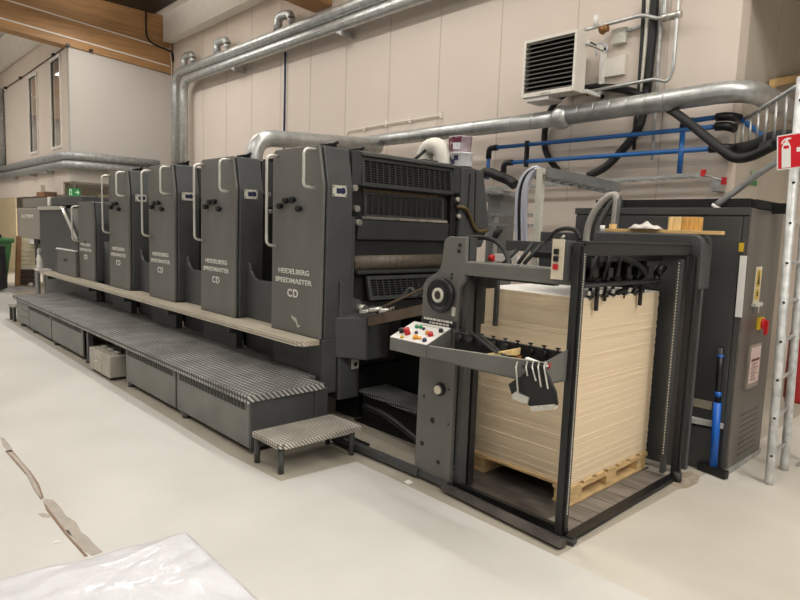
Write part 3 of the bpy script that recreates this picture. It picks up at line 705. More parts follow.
# top details at feeder head
MB().tube(bez([gy(466, 238, 3.2), gy(487, 238, 3.25), gy(500, 245, 3.25), gy(508, 258, 3.2), gy(510, 268, 3.12)], 6), .016, 8).build('hose', RUBBER, F)
MB().tube(bez([gy(546, 243, 4.0), gy(555, 232, 4.0), gy(566, 228.5, 4.0), gy(576, 231, 4.0), gy(580, 240, 4.0)], 6), .016, 8).build('hose', RUBBER, F)
c0 = gy(493, 240, 4.2); c1 = gy(500, 228, 4.2)
MB().cyl(c0, c1, .022, 10, .035).build('lever_grip', RUBBER, F)
for a, b_ in (((518, 264), (533, 243)), ((524, 264), (541, 245)), ((503, 264), (517, 250))): MB().tube([gy(a[0], a[1], 3.5), gy(b_[0], b_[1], 3.6)], .014, 7).build('hose', RUBBER, F)
# control box on the arm
cb = MB().box(-1.925, -1.845, 3.0, 3.09, 1.50, 1.728).build('control_box', PRESSD, F, .004)
MB().box(-1.935, -1.86, 2.992, 3.0, 1.51, 1.735).build('face_plate', BEIGEP, cb)
for z, m in ((1.665, BLACK), (1.625, BLACK), (1.58, RED)): MB().box(-1.918, -1.89, 2.98, 2.992, z-.015, z+.015).build('push_button', m, cb)
MB().cyl((-1.90, 3.02, 1.735), (-1.88, 3.02, 1.755), .008, 8).build('stub', STEEL, cb)
# suction head over the pile
sh = MB().box(-2.45, -1.95, 3.55, 4.45, 1.60, 1.64).build('suction_head', BLACK, F)
random.seed(11)
for k in range(7):
    y = 3.38+k*.15; x = -1.98+random.uniform(-.04, .02)
    q = MB(); q.cyl((x, y, 1.36 if k % 2 else 1.345), (x, y, 1.46), .012, 8); q.cyl((x, y, 1.45), (x, y, 1.62), .024, 10); q.cyl((x, y, 1.37), (x, y, 1.40), .024, 10)
    q.box(x-.03, x+.03, y-.03, y+.03, 1.50, 1.56); q.build('sucker', BLACK, sh)
MB().box(-2.02, -1.94, 3.35, 4.45, 1.44, 1.47).build('sucker_bar', PRESSB, sh)
MB().cyl((-1.93, 3.32, 1.455), (-1.93, 4.42, 1.455), .007, 8).build('rod', GUARD, sh)
for y in (3.56, 4.16): MB().box(-1.965, -1.945, y-.012, y+.012, 1.29, 1.46).build('pile_feeler', BLACK, sh)
MB().box(-2.12, -1.97, 3.32, 3.42, 1.47, 1.60).build('valve_block', GUARD, sh)
MB().box(-2.15, -1.98, 3.50, 3.60, 1.47, 1.66).build('valve_block', BLACK, sh)
MB().prism([(3.66, 1.48), (4.12, 1.48), (4.14, 1.56), (4.05, 1.64), (3.74, 1.66), (3.66, 1.64)], 'x', -2.25, -2.02).build('motor', BLACK, sh, .02)
MB().tube(bez([(-1.98, 3.66, 1.64), (-1.95, 3.85, 1.62), (-1.94, 4.1, 1.56), (-1.95, 4.2, 1.48), (-1.98, 4.05, 1.42), (-2.0, 3.9, 1.38)], 8), .018, 8).build('hose', RUBBER, sh)
for y in (3.46, 3.62, 3.78): MB().tube([(-1.96, y, 1.48), (-1.94, y+.05, 1.66)], .011, 7).build('hose', RUBBER, sh)
q = MB(); q.cyl((-1.96, 4.40, 1.42), (-1.96, 4.40, 1.50), .02, 10); q.cyl((-1.96, 4.40, 1.50), (-1.94, 4.46, 1.56), .03, 12); q.build('clamp_knob', BLACK, sh)
for y in (3.42, 3.56, 3.72, 3.95): MB().cyl((-1.945, y, 1.41), (-1.925, y, 1.41), .014, 10).build('nozzle', STEEL, sh)
for x, y in ((-2.60, 3.38), (-2.72, 3.38)): MB().box(x-.012, x+.012, y-.02, y+.01, 1.12, 1.50).build('pile_stop', GUARD, F)
q = MB(); q.box(-2.62, -1.98, 3.10, 3.16, 1.462, 1.478)
for x in (-2.58, -2.50): q.box(x, x+.02, 3.12, 3.2, 1.40, 1.465)
q.build('side_blower', BLACK, F)
MB().cyl((-2.02, 3.40, 1.22), (-2.02, 3.40, 1.38), .01, 8).build('pile_sensor', BLACK, F)
# tool tray
tz0 = .94
fl = V((-2.69, 2.80, tz0)); frt = V((-1.835, 2.83, tz0)); br = V((-1.817, 3.03, tz0)); bl = V((-2.66, 3.03, tz0))
tr = MB().prism([(fl.x, fl.y), (frt.x, frt.y), (br.x, br.y), (bl.x, bl.y)], 'z', tz0, tz0+.008)
def wall(mb, a, b_, ha, hb, t=.006):
    a, b_ = V(a), V(b_); n = (b_-a).cross(V((0, 0, 1))).normalized()*t
    mb.hexa([a, b_, b_+n, a+n, a+V((0, 0, ha)), b_+V((0, 0, hb)), b_+n+V((0, 0, hb)), a+n+V((0, 0, ha))])
wall(tr, fl, frt, .085, .125, -.006); wall(tr, frt, br, .125, .18, -.006); wall(tr, br, bl, .165, .165, -.006)
tro = tr.build('tool_tray', PRESS, F)
MB().hexa([fl+V((.02, .0, .085)), frt+V((0, .0, .125)), frt+V((-.02, .06, .112)), fl+V((.06, .06, .072)), fl+V((.02, .0, .090)), frt+V((0, .0, .130)), frt+V((-.02, .06, .117)), fl+V((.06, .06, .077))]).build('rim', PLATE, tro)
MB().box(-2.65, -1.83, 3.018, 3.024, .95, 1.10).build('tray_lining', PRESSB, tro)
# control desk wedge
cp = [(2.80, .94), (3.03, .94), (3.03, 1.115), (2.80, 1.025)]
cdk = MB().prism(cp, 'x', -3.045, -2.695).build('control_desk', PRESS, F, .004)
n_ = V((0, -.09, .23)).normalized(); pd = V((0, .23, .09))
def desk(u, v, h=0.): return V((-3.045+.35*u, 2.80, 1.025))+pd*v+n_*h
MB().obox(desk(.5, .5, .003), (.345, 0, 0), pd*.98, n_*.006).build('face_plate', WHITE, cdk)
MB().obox(desk(.55, .88, .0075), (.20, 0, 0), pd*.05, n_*.003).build('legend_bar', PLATE, cdk)
for u, v, r, h, m in ((.12, .33, .02, .03, BLACK), (.30, .30, .022, .045, RED), (.28, .70, .014, .018, GREEN), (.38, .72, .014, .018, GREEN), (.48, .68, .013, .012, BLACK), (.46, .42, .012, .015, NAVY),
                      (.60, .18, .02, .02, ORANGE), (.70, .2, .013, .015, ORANGE), (.70, .50, .014, .018, ORANGE), (.82, .45, .02, .025, RED), (.86, .15, .016, .018, NAVY), (.30, .08, .013, .014, YEL), (.92, .72, .016, .02, BLACK), (.62, .62, .012, .012, PLATE)):
    MB().cyl(desk(u, v, .005), desk(u, v, .005+h), r, 14, r*.9).build('push_button', m, cdk)
# row of thumb-screw suckers along the tray back
for k in range(9):
    x = -2.60+k*.092; z = 1.105
    q = MB(); q.cyl((x, 2.992, z-.03), (x, 3.018, z-.03), .02, 12); q.cyl((x, 3.005, z-.012), (x, 3.005, z+.012), .006, 8); q.obox((x, 3.005, z+.016), (.026, 0, 0), (0, .01, 0), (0, 0, .009))
    o = solo('thumb_screw', q, BLACK if k > 4 else GUARD, (x, 3.0, z-.05), 'dark thumb screw clamp on the tool tray rear edge, %s' % ('nearest the control desk', 'second from the control desk', 'third from the control desk', 'fourth from the control desk', 'middle of the nine', 'fourth from the feeder post', 'third from the feeder post', 'second from the feeder post', 'nearest the feeder post')[k], 'clamp', 'thumb screw clamps on the tool tray')

# ---- things in and on the tray
c = V((-2.22, 2.90, 1.04))
t = thing('wooden_wedge', (-2.2, 2.9, 1.03), 'pale wooden wedge handle lying across the tool tray', 'wooden handle')
a, b_ = gy(487, 355, 2.88), gy(519, 350, 2.92)
dr = (b_-a); sd = V((-dr.y, dr.x, 0)).normalized()
MB().hexa([a-sd*.01, b_-sd*.025-V((0, 0, .03)), b_+sd*.025-V((0, 0, .03)), a+sd*.01, a-sd*.01+V((0, 0, .008)), b_-sd*.025+V((0, 0, .012)), b_+sd*.025+V((0, 0, .012)), a+sd*.01+V((0, 0, .008))]).build('handle', WOODB, t, .004)
MB().obox(a+dr*.75-V((0, .0, .05)), dr*.6, sd*.04, (0, 0, .03)).build('lower_block', mat('amber_wood', (150, 104, 54), .6), t)
a = gz(475, 346, 1.0)
solo('spanner', MB().obox(gz(468, 352, .965), (.25, .03, 0), (-.01, .02, 0), (0, 0, .008)), STEEL, gz(468, 352, .95), 'flat steel bar lying in the tool tray beside the control desk', 'tool')
q = MB(); cc = gz(446, 345, .99)
q.cyl(cc, cc+V((.05, .02, 0)), .02, 10); q.cyl(cc+V((-.03, 0, -.02)), cc+V((.09, .03, -.02)), .012, 8); q.cyl(cc+V((.02, .02, -.03)), cc+V((.02, .02, .04)), .014, 8)
solo('pipe_fitting', q, BLACK, cc+V((0, 0, -.045)), 'small black fitting lying in the left corner of the tool tray', 'fitting')
for k, (px0, px1) in enumerate((((470, 331), (497, 353)), ((479, 334), (505, 356)))):
    a, b_ = gy(px0[0], px0[1], 3.0), gy(px1[0], px1[1], 2.87)
    solo('steel_rule', MB().obox((a+b_)/2, b_-a, (0, .0, .006), V((.02, .01, 0))), GUARD, b_, 'dark steel strip leaning %s in the tool tray' % ('nearest the control desk' if k == 0 else 'nearest the wooden wedge'), 'tool')
solo('red_tag', MB().obox(gy(548, 366, 2.86), (.035, 0, .012), (0, .004, 0), (0, 0, .03)), mat('coral_tag', (214, 96, 84), .5), gy(548, 368, 2.86), 'small coral red tag in the right corner of the tool tray', 'tag')
solo('cloth_strip', MB().obox(gy(537, 362, 2.85), (.14, .0, -.02), (0, .03, 0), (0, 0, .008)), PAPER, gy(537, 363, 2.85), 'narrow white strip lying on the front rim of the tool tray', 'strip')
# hanging sheet-guide bracket with hooks
t = thing('guide_bracket', gy(532, 392, 2.76), 'black guide bracket with bright hooks and white brush hanging on the tool tray', 'bracket')
def hp_(pts, y): return [(gy(x, yy, y).x, gy(x, yy, y).z) for x, yy in pts]
MB().prism(hp_([(520, 378), (530, 367), (543, 365), (556, 391), (558, 405), (549, 405), (532, 407), (519, 397)], 2.765), 'y', 2.755, 2.775).build('plate', BLACK, t, .004)
MB().prism(hp_([(509, 384), (519, 377), (527, 380), (522, 392), (513, 397)], 2.79), 'y', 2.782, 2.795).build('plate', BLACK, t, .003)
MB().prism(hp_([(526, 363), (543, 363), (543, 376), (527, 380)], 2.795), 'y', 2.79, 2.8).build('plate', BLACK, t)
MB().prism(hp_([(531, 406), (556, 404), (555, 409), (533, 411)], 2.76), 'y', 2.745, 2.78).build('brush', mat('brush_fibre', (204, 200, 188), .8, var=.15, vscale=60), t)
MB().prism(hp_([(514, 394), (518, 391), (531, 397), (530, 403), (524, 402), (514, 398)], 2.76), 'y', 2.74, 2.785).build('clamp', STEEL, t)
for (xa_, xb_, yb) in ((516, 518, 396), (521, 523, 386), (526, 527.5, 379), (532, 536, 384), (538, 541, 390), (544, 548, 392)):
    if xa_ == 521: continue
    p = route([gy(xa_+3, 366, 2.85), gy(xa_+1.5, 361.5, 2.83), gy(xa_, 367, 2.74), gy(xb_, yb-3, 2.735)], .012, 4)
    MB().tube(p, .0045, 7).build('hook', CHROME, t)
for (x0_, x1_) in ((522, 526), (529, 533), (534, 540)): MB().obox(gy((x0_+x1_)/2+3, 366, 2.80), (.035, 0, .005), (0, .05, 0), (0, 0, .022)).build('hook_block', GUARD, t)

# ================================================================== PALLET AND BOARD
pl = thing('pallet', (-2.40, 4.0, .013), 'light wooden pallet on the feeder platform under the cardboard stack', 'pallet')
px0, px1, py0, py1 = -2.825, -1.975, 3.45, 4.53
for x in (px0, px1-.135):
    MB().box(x, x+.135, py0, py1, .0135, .031).build('bottom_board', PALLETW, pl, .002)
    for y in (py0+.005, (py0+py1)/2-.07, py1-.145): MB().box(x+.006, x+.129, y, y+.14, .031, .108).build('block', PALLETW, pl, .002)
    MB().box(x, x+.135, py0-.01, py1+.005, .108, .130).build('stringer_board', PALLETW, pl, .002)
for k in range(7):
    y = py0-.01+k*.160; MB().box(px0-.005, px1+.003, y, y+.115, .130, .150).build('top_board', PALLETW, pl, .002)
bs = thing('cardboard_stack', (-2.4, 4.0, .15), 'tall stack of tan cardboard sheets on the wooden pallet in the feeder', 'cardboard stack')
q = MB(); random.seed(2); z = .152; bx0, bx1, by0, by1 = -2.825, -1.985, 3.455, 4.525
while z < 1.362:
    h = min(random.choice((.012, .016, .02, .026)), 1.368-z)
    e1, e2 = random.uniform(-.0025, .0025), random.uniform(-.002, .002); q.box(bx0+e1, bx1+e2, by0+e1, by1+e2, z, z+h); z += h
q.build('sheet_pile', BOARD, bs)['kind'] = 'stuff'
MB().box(bx0+.01, bx1-.004, by0+.006, by1-.006, 1.368, 1.372).build('top_sheet', PAPER, bs)
# wood on the hood
hz = 1.80
solo('plank', MB().box(-2.50, -1.615, 4.60, 4.665, hz+.001, hz+.026), WOOD, (-2.05, 4.63, hz), 'long narrow pine plank lying on the feeder hood', 'plank', bevel=.002)
solo('wood_block', MB().box(-2.025, -1.928, 4.67, 4.735, hz+.001, hz+.125), WOODB, (-1.975, 4.70, hz), 'pale wood block standing left of the knotty one on the hood', 'wood block', 'wood blocks on the feeder hood', bevel=.003)
solo('wood_block', MB().box(-1.922, -1.795, 4.67, 4.735, hz+.001, hz+.125), WOODY, (-1.86, 4.70, hz), 'yellower streaked wood block at the right on the hood', 'wood block', 'wood blocks on the feeder hood', bevel=.003)
q = MB(); random.seed(4)
nx, ny = 14, 6
for i in range(nx+1):
    for jj in range(ny+1):
        u, v = i/nx, jj/ny
        q.v.append(V((-2.29+.24*u, 4.56+.11*v, hz+.028+.05*math.sin(PI*u)**.6*math.sin(PI*v)*(.6+.6*math.sin(7*u+2*v)**2)+random.uniform(0, .006))))
for i in range(nx):
    for jj in range(ny):
        b0 = i*(ny+1)+jj; q.face([b0, b0+1, b0+ny+2, b0+ny+1], True)
o = solo('plastic_film', q, mat('crumpled_film', (214, 208, 200), .3, var=.1, bump=.4, bscale=40), (-2.13, 4.62, hz+.026), 'crumpled translucent plastic film lying on the plank on the hood', 'plastic film')
md = o.modifiers.new('solid', 'SOLIDIFY'); md.thickness = .002
solo('fitting', MB().cyl((-2.52, 4.60, hz), (-2.52, 4.60, hz+.05), .02, 12), WHITE, (-2.52, 4.6, hz), 'small white plastic fitting on the hood left of the plank', 'fitting')
solo('wood_offcut', MB().box(-2.50, -2.455, 4.67, 4.71, hz+.001, hz+.065), WOODB, (-2.48, 4.69, hz), 'small upright pine offcut at the left end of the plank', 'wood offcut')

# ================================================================== CABINET
cbx = thing('control_cabinet', (-2.25, 5.3, 0), 'tall dark grey electrical cabinet with warning labels beside the ladder', 'cabinet')
X1 = -1.55
MB().box(-2.95, X1, 4.92, 5.66, .03, 2.0).build('body', CABM, cbx, .006)
MB().box(X1, X1+.02, 4.92, 5.66, .04, 2.0).build('side_panel', CABS, cbx, .004)
MB().box(-2.95, -1.585, 4.905, 4.92, .38, 1.94).build('front_door', CABM, cbx, .005)
MB().box(-1.58, X1, 4.905, 4.92, .04, 1.94).build('corner_strip', CABM, cbx, .004)
MB().box(-2.96, X1+.01, 4.90, 5.67, 1.95, 2.005).build('top_rim', CABM, cbx, .004)
MB().prism([(-2.9, 4.905), (-2.9, 4.70), (-2.3, 4.75), (-1.58, 4.895), (-1.58, 4.905)], 'z', .35, .39).build('ledge', mat('ledge_grey', (184, 182, 176), .4), cbx)
MB().prism([(-2.9, 4.91), (-2.9, 4.77), (-1.62, 4.895), (-1.62, 4.91)], 'z', .0, .33).build('plinth', CABM, cbx)
MB().box(X1+.0, X1+.03, 4.92, 5.68, .0, .045).build('base_rail', GALVD, cbx)
p = gy(693, 398, 4.9); p2 = gy(711, 410, 4.9)
MB().box(p.x, p2.x, 4.897, 4.905, p2.z, p.z).build('type_plate', mat('type_plate', (168, 160, 138), .5), cbx)
p = gy(747, 256, 4.9); p2 = gy(746, 318, 4.9)
MB().hexa([(p.x-.04, 4.896, p2.z), (p.x+.005, 4.896, p2.z), (p.x+.005, 4.905, p2.z), (p.x-.04, 4.905, p2.z), (p.x-.045, 4.896, p.z), (p.x, 4.896, p.z), (p.x, 4.905, p.z), (p.x-.045, 4.905, p.z)]).build('white_strip', WHITE, cbx)
MB().box(-1.59, -1.56, 4.895, 4.905, 1.685, 1.75).build('door_lock', YEL, cbx)
XS2 = X1+.02
lb = MB().box(XS2, XS2+.004, 5.12, 5.25, 1.30, 1.575).build('warning_label', mat('label_cream', (226, 216, 190), .5), cbx)
q = MB(); q.box(XS2+.003, XS2+.006, 5.145, 5.225, 1.42, 1.55); q.box(XS2+.003, XS2+.006, 5.145, 5.225, 1.325, 1.405); q.build('yellow_panel', YEL, lb)
q = MB(); q.prism([(5.16, 1.44), (5.21, 1.44), (5.185, 1.54)], 'x', XS2+.005, XS2+.008); q.box(XS2+.005, XS2+.008, 5.17, 5.2, 1.35, 1.385); q.build('symbol', BLACK, lb)
MB().box(XS2, XS2+.03, 5.10, 5.26, 1.275, 1.30).build('label_holder', PLATE, cbx)
MB().box(XS2, XS2+.03, 5.16, 5.19, 1.225, 1.275).build('padlock', STEEL, cbx)
ms = MB().box(XS2, XS2+.025, 5.24, 5.37, 1.085, 1.18).build('main_switch', YEL, cbx, .006)
q = MB(); q.cyl((XS2+.02, 5.31, 1.13), (XS2+.045, 5.31, 1.13), .042, 18); q.obox((XS2+.055, 5.31, 1.105), (.025, 0, 0), (0, .03, 0), (0, 0, .11)); q.build('switch_handle', RED, ms)
dp = MB().box(XS2, XS2+.012, 5.14, 5.40, .63, .97).build('document_pouch', mat('pouch_grey', (150, 140, 128), .4), cbx)
MB().box(XS2+.011, XS2+.015, 5.16, 5.38, .67, .95).build('notice', mat('notice_paper', (226, 206, 198), .5, var=.14, vscale=30), dp)
q = MB(); random.seed(9)
q.box(XS2+.014, XS2+.017, 5.18, 5.36, .84, .86)
for k in range(9): q.box(XS2+.014, XS2+.017, 5.19, 5.19+random.uniform(.08, .17), .69+k*.016, .695+k*.016)
q.build('print', mat('print_maroon', (120, 66, 66), .6), dp)
# faint vent slots on the side panel
q = MB()
for k in range(8): q.box(XS2, XS2+.003, 5.12, 5.5, .10+k*.045, .115+k*.045)
q.build('vent', CABM, cbx)
q = MB(); q.box(-2.80, X1-.02, 4.965, 5.03, 2.006, 2.075); q.box(X1-.1, X1+.02, 5.0, 5.5, 2.006, 2.07)
solo('bristle_strip', q, BRISTLE, (-2.2, 5, 2.006), 'strip of black bristles lying along the cabinet top', 'brush strip')
q = MB(); q.box(X1+.02, X1+.13, 5.35, 5.40, 1.98, 2.06); q.box(X1+.0, X1+.11, 5.40, 5.44, 2.03, 2.05); q.box(X1+.12, X1+.15, 5.33, 5.42, 1.94, 2.08)
q.box(X1-.05, X1+.03, 5.34, 5.42, 2.006, 2.05)
solo('clamp', q, BLACK, (X1, 5.37, 2.006), 'black metal clamp sticking out at the right end of the cabinet top', 'clamp')
a = gy(717, 204.5, 4.935)
solo('hose', MB().tube(bez([a, gy(730, 195, 4.99), gy(745, 184, 5.1), gy(760, 173, 5.3), gy(785, 157, 5.6), gy(800, 149, 5.8), gy(830, 140, 6.0)], 8), .024, 10), GREYHOSE, a, 'grey hose rising to the right from the cabinet top', 'hose')
solo('hose_foot_rag', MB().cyl((a.x-.01, a.y, 2.006), (a.x+.0, a.y, 2.022), .035, 14), WHITE, (a.x, a.y, 2.006), 'white rag at the foot of the grey hose on the cabinet top', 'rag')  # white rag around the foot of the hose
# hose bundle arching behind the hood
for k in range(4):
    dx = k*4
    p = [gy(586+dx*1.2, 246, 4.9), gy(588+dx*1.2, 228, 4.9), gy(594+dx*1.2, 213+k, 4.9), gy(603+dx*.9, 201+k*1.5, 4.9), gy(612+dx*.5, 195+k*2, 4.9), gy(616+dx*.3, 197+k*2, 4.9), gy(616+dx*.2, 207+k*3, 4.9), gy(613+k, 236, 4.9)]
    p = [q+V((0, .03*(k % 2), 0)) for q in p]
    solo('hose', MB().tube(bez(p, 6), (.03, .022, .022, .018)[k], 9), [mat('arch_hose', (168, 163, 154), .5), RUBBER, GREYHOSE, RUBBER][k], p[0], ['thick pale grey hose arching over the bundle behind the feeder hood', 'black hose second in the arching bundle behind the feeder hood', 'grey hose in the middle of the arching bundle behind the hood', 'black hose innermost in the arching bundle behind the hood'][k], 'hose', 'hoses arching behind the feeder')

# ---- scraper/squeegee leaning at the cabinet
b0 = V((-1.62, 4.81, 0)); tp = gy(721, 348, 4.86)
t = thing('floor_squeegee', b0, 'blue-handled squeegee with black head leaning on the cabinet', 'squeegee')
a, b_ = gz(697, 470), gz(725, 481); ax = (b_-a); mid = (a+b_)/2
MB().obox((mid.x, mid.y+.03, .035), ax*1.0, V((-ax.y, ax.x, 0)).normalized()*.05, (0, 0, .06)).build('head', BLACK, t, .006)
s0 = V((mid.x+.0, mid.y+.035, .05)); s1 = tp; dv = s1-s0
MB().cyl(s0, s0+dv*.55, .028, 14).build('handle', BLUEH, t)
q = MB().cyl(s0+dv*.545, s1, .022, 14).build('grip', BLACK, t)
MB().cyl(s0+dv*.60, s0+dv*.64, .0232, 14).build('band', BLUEH, q); MB().cyl(s0+dv*.925, s0+dv*.945, .0232, 14).build('band', BLUEH, q)

# ---- ladder
LADM = mat('ladder_galvanised', (196, 197, 194), .5, .35, var=.2, vscale=16)
ld = thing('ladder', (-1.27, 5.19, 0), 'galvanised steel ladder standing upright beside the cabinet', 'ladder')
L0, L1 = V((-1.262, 4.985, 0)), V((-1.275, 5.40, 0)); lean = V((-.022, 0, 1)).normalized()
for a, top in ((L0, 2.9), (L1, 3.4)): MB().tube([a, a+lean*.04, a+lean*top], .030, 16).build('rail', LADM, ld)
for k in range(11):
    z = .22+k*.28
    if z < 2.8: MB().tube([L0+lean*z, L1+lean*z], .014, 10).build('rung', GALV, ld)
for k in range(11):
    z = .22+k*.28; c_ = L0+lean*z
    if z < 2.8: MB().cyl(c_+V((.006, -.026, 0)), c_+V((.012, -.031, 0)), .009, 10).build('rung_hole', BLACK, ld)
# ---- extinguisher sign hung on the ladder
A = gy(777, 136, 4.92); B = gy(777, 170.5, 4.92); wd = .235
ux = V((1, 0, .09)).normalized(); uz = V((-.09, 0, 1)).normalized(); hg = (A-B).length
s0 = B
t = thing('extinguisher_sign', s0, 'red fire extinguisher sign hung on the galvanised ladder', 'sign')
def SP(u, v, y=0.): return s0+ux*u+uz*v+V((0, -y, 0))
def splate(name, pts, y0, y1, m, par): 
    q = MB(); n = len(pts); P0 = [SP(u, v, y0) for u, v in pts]; P1 = [SP(u, v, y1) for u, v in pts]
    b = len(q.v); q.v += P0+P1; q.face(list(range(n))); q.face(list(range(2*n-1, n-1, -1)))
    for i in range(n): q.face([i, (i+1) % n, n+(i+1) % n, n+i])
    return q.build(name, m, par)
splate('board', [(0, 0), (wd, 0), (wd, hg), (0, hg)], 0, .004, SIGNW, t)
splate('red_field', [(.008, .008), (wd-.008, .008), (wd-.008, hg-.008), (.008, hg-.008)], .004, .005, SIGNR, t)
splate('pictogram', [(.03, .012), (.085, .012), (.085, .15), (.075, .18), (.068, .19), (.068, .2), (.088, .205), (.088, .213), (.062, .215), (.05, .212), (.034, .2), (.026, .18), (.032, .178), (.042, .194), (.052, .2), (.052, .19), (.04, .18), (.03, .15)], .005, .006, SIGNW, t)
splate('pictogram_band', [(.042, .142), (.074, .142), (.074, .162), (.042, .162)], .006, .007, SIGNR, t)
splate('pictogram', [(.12, .11), (.17, .11), (.17, .08), (.215, .125), (.17, .17), (.17, .14), (.12, .14)], .005, .006, SIGNW, t)
# ---- fire extinguisher on its stand behind the ladder
c = V((-1.30, 5.6, .52))
t = thing('fire_extinguisher', c-V((0, 0, .0)), 'red fire extinguisher behind the ladder at the right edge', 'fire extinguisher')
MB().lathe(c, (0, 0, 1), [(.07, 0), (.085, .02), (.085, .5), (.075, .56), (.04, .61), (.022, .62), (.022, .66)], 22).build('cylinder', DRED, t)
q = MB(); q.box(c.x-.03, c.x+.03, c.y-.015, c.y+.015, c.z+.66, c.z+.70); q.obox(c+V((.04, 0, .72)), (.12, 0, .03), (0, .02, 0), (0, 0, .012)); q.build('valve', BLACK, t)
MB().tube(bez([c+V((.03, 0, .67)), c+V((.1, .02, .6)), c+V((.1, .03, .35)), c+V((.09, .02, .2))], 6), .012, 8).build('hose', BLACK, t)
t2 = thing('extinguisher_stand', V((c.x+.02, c.y+.12, 0)), 'thin red post stand carrying the fire extinguisher', 'stand')
q = MB(); q.cyl((c.x+.12, c.y+.12, .02), (c.x+.12, c.y+.12, 1.2), .018, 10); q.build('post', DRED, t2)
MB().box(c.x+.06, c.x+.3, c.y-.02, c.y+.26, 0, .02).build('base', GALVD, t2)
q = MB(); q.box(c.x-.09, c.x+.13, c.y+.07, c.y+.13, .48, .518); q.build('shelf', DRED, t2)

# ================================================================== DUCTS AND SERVICES
def rings(mb, path, r, step, w=.006, h=.004):
    P = [V(p) for p in path]; acc = 0
    for i in range(len(P)-1):
        d_ = P[i+1]-P[i]; L = d_.length; t_ = d_.normalized(); s = step-acc
        while s < L:
            c_ = P[i]+t_*s; mb.tube([c_-t_*w, c_+t_*w], r+h, 20, False); s += step
        acc = (acc+L) % step
def duct(name, path, r, label, step=.28, m=GALV, n=20):
    t = thing(name, path[0], label, 'duct')
    q = MB().tube(path, r, n); rings(q, path, r, step); q.build('pipe', m, t)
    return t
yd = 6.74
duct('duct', route([(-15.62, yd, 2.0), (-15.62, yd, 5.46), (-2.6, yd, 5.46)], .35, 8), .105, 'upper of two spiral ducts running high along the back wall', .3)
duct('duct', route([(-15.15, yd, 2.0), (-15.15, yd, 5.235), (-2.6, yd, 5.235)], .3, 8), .10, 'lower of two spiral ducts running high along the back wall', .3)
for px, ztop in (((184, 56), 0), ((217, 45), 1), ((278, 20), 2)):
    b0 = gy(px[0], px[1]+12, yd); x = b0.x
    p = route([(x, yd, 5.55), (x, yd, 5.80), (x+.38, yd+.05, 5.80), (x+.38, yd+.05, 5.70)], .13, 6)
    q = solo('vent_elbow', MB().tube(p, .085, 14), GALV, (x, yd, 5.56), ['bent steel elbow on the duct at the far left corner', 'bent steel elbow on the duct left of the dark blue wall conduit', 'bent steel elbow on the duct below the second timber beam'][ztop], 'pipe elbow', 'elbows on top of the high duct')
for px in ((239, 61), (573, 31), (346, 31)):
    if px[0] == 573: continue
    b0 = gy(px[0], px[1], 6.85)
    q = MB(); q.prism([(b0.x-.12, 5.13), (b0.x+.06, 5.13), (b0.x+.06, 5.04)], 'y', 6.70, 6.98)
    solo('duct_bracket', q, GALVD, (b0.x, 6.9, 5.1), 'wedge bracket under the high ducts %s' % ('left of the dark conduit' if px[0] < 300 else 'right of the dark conduit'), 'bracket', 'brackets under the high ducts')
# middle duct with joint and elbow into the recess
zm = 3.175; ym = 6.62
duct('duct', route([(-9.3, ym, zm), (-4.33, ym, zm)], .1), .098, 'long spiral duct at mid height behind the press', .31)
t = duct('duct', route([(-4.2, ym, zm+.015), (-2.20, ym, zm+.06), (-2.20, 9.39, zm+.06)], .36, 10), .108, 'thick spiral duct bending into the recess at the upper right', .2)
solo('duct_joint', MB().lathe((-4.36, ym, zm+.005), (1, 0, 0), [(.1, 0), (.135, .05), (.145, .1), (.135, .15), (.108, .2)], 20), GALV, (-4.3, ym, zm-.1), 'crinkled flexible joint in the duct under the wall heater', 'duct joint')
# branch duct rising behind the second unit
p0 = gy(254, 158, 4.35)
P_ = [(p0.x, 4.35, 2.42), (p0.x, 4.35, 2.93), (p0.x, 6.58, 3.08)]
duct('duct', route(P_, .3, 8), .115, 'bare bent duct rising between two press units', .9)
# white conduits on wall
solo('conduit', MB().box(-11.0, -10.9, YW-.03, YW-.003, 3.3, 5.2), WHITE, (-10.95, YW-.02, 3.3), 'white vertical trunking with dark cable on the back wall', 'trunking')
solo('conduit', MB().tube([(-10.93, YW-.04, 3.3), (-10.93, YW-.04, 5.2)], .022, 8), NAVY, (-10.93, YW-.04, 3.3), 'dark blue cable running down the white trunking', 'cable')
pr_ = [gy(x, y, 6.97) for x, y in [(348, 137), (348, 131), (364, 128), (386, 124), (410, 120), (441, 115)]]
t = thing('conduit', pr_[0], 'thin white pipe clipped along the back wall above the middle duct', 'pipe')
MB().tube(pr_, .012, 6).build('tube', TRIMW, t)
for q in pr_[2:]: MB().box(q.x-.015, q.x+.015, q.y-.015, q.y+.03, q.z-.05, q.z+.05).build('clip', TRIMW, t)
# office ducts
for k, (zc, lab) in enumerate(((3.25, 'upper'), (3.04, 'lower'))):
    p = route([(-24.3, YO-.12, zc), (XO+.16, YO-.12, zc), (XO+.16, 6.55, zc)], .3, 8)
    duct('duct', p, .098, '%s of two grey ducts wrapping around the upper office' % lab, .9, GALVD)
for x in (-21.9, -19.7, -18.0):
    solo('duct_bracket', MB().box(x-.1, x+.1, YO-.2, YO-.005, 2.88, 2.93), GALVD, (x, YO-.01, 2.9), 'small bracket under the office ducts, %s' % {-21.9: 'farthest left', -19.7: 'middle of three', -18.0: 'nearest the office corner'}[x], 'bracket', 'brackets under the office ducts')
a = gy(3, 85, YO-.12)
duct('duct', [(-23.4, YO-.15, 3.3), (-23.4, YO-.15, 5.75)], .16, 'vertical grey duct at the far left edge beside the office', .6, GALVD)

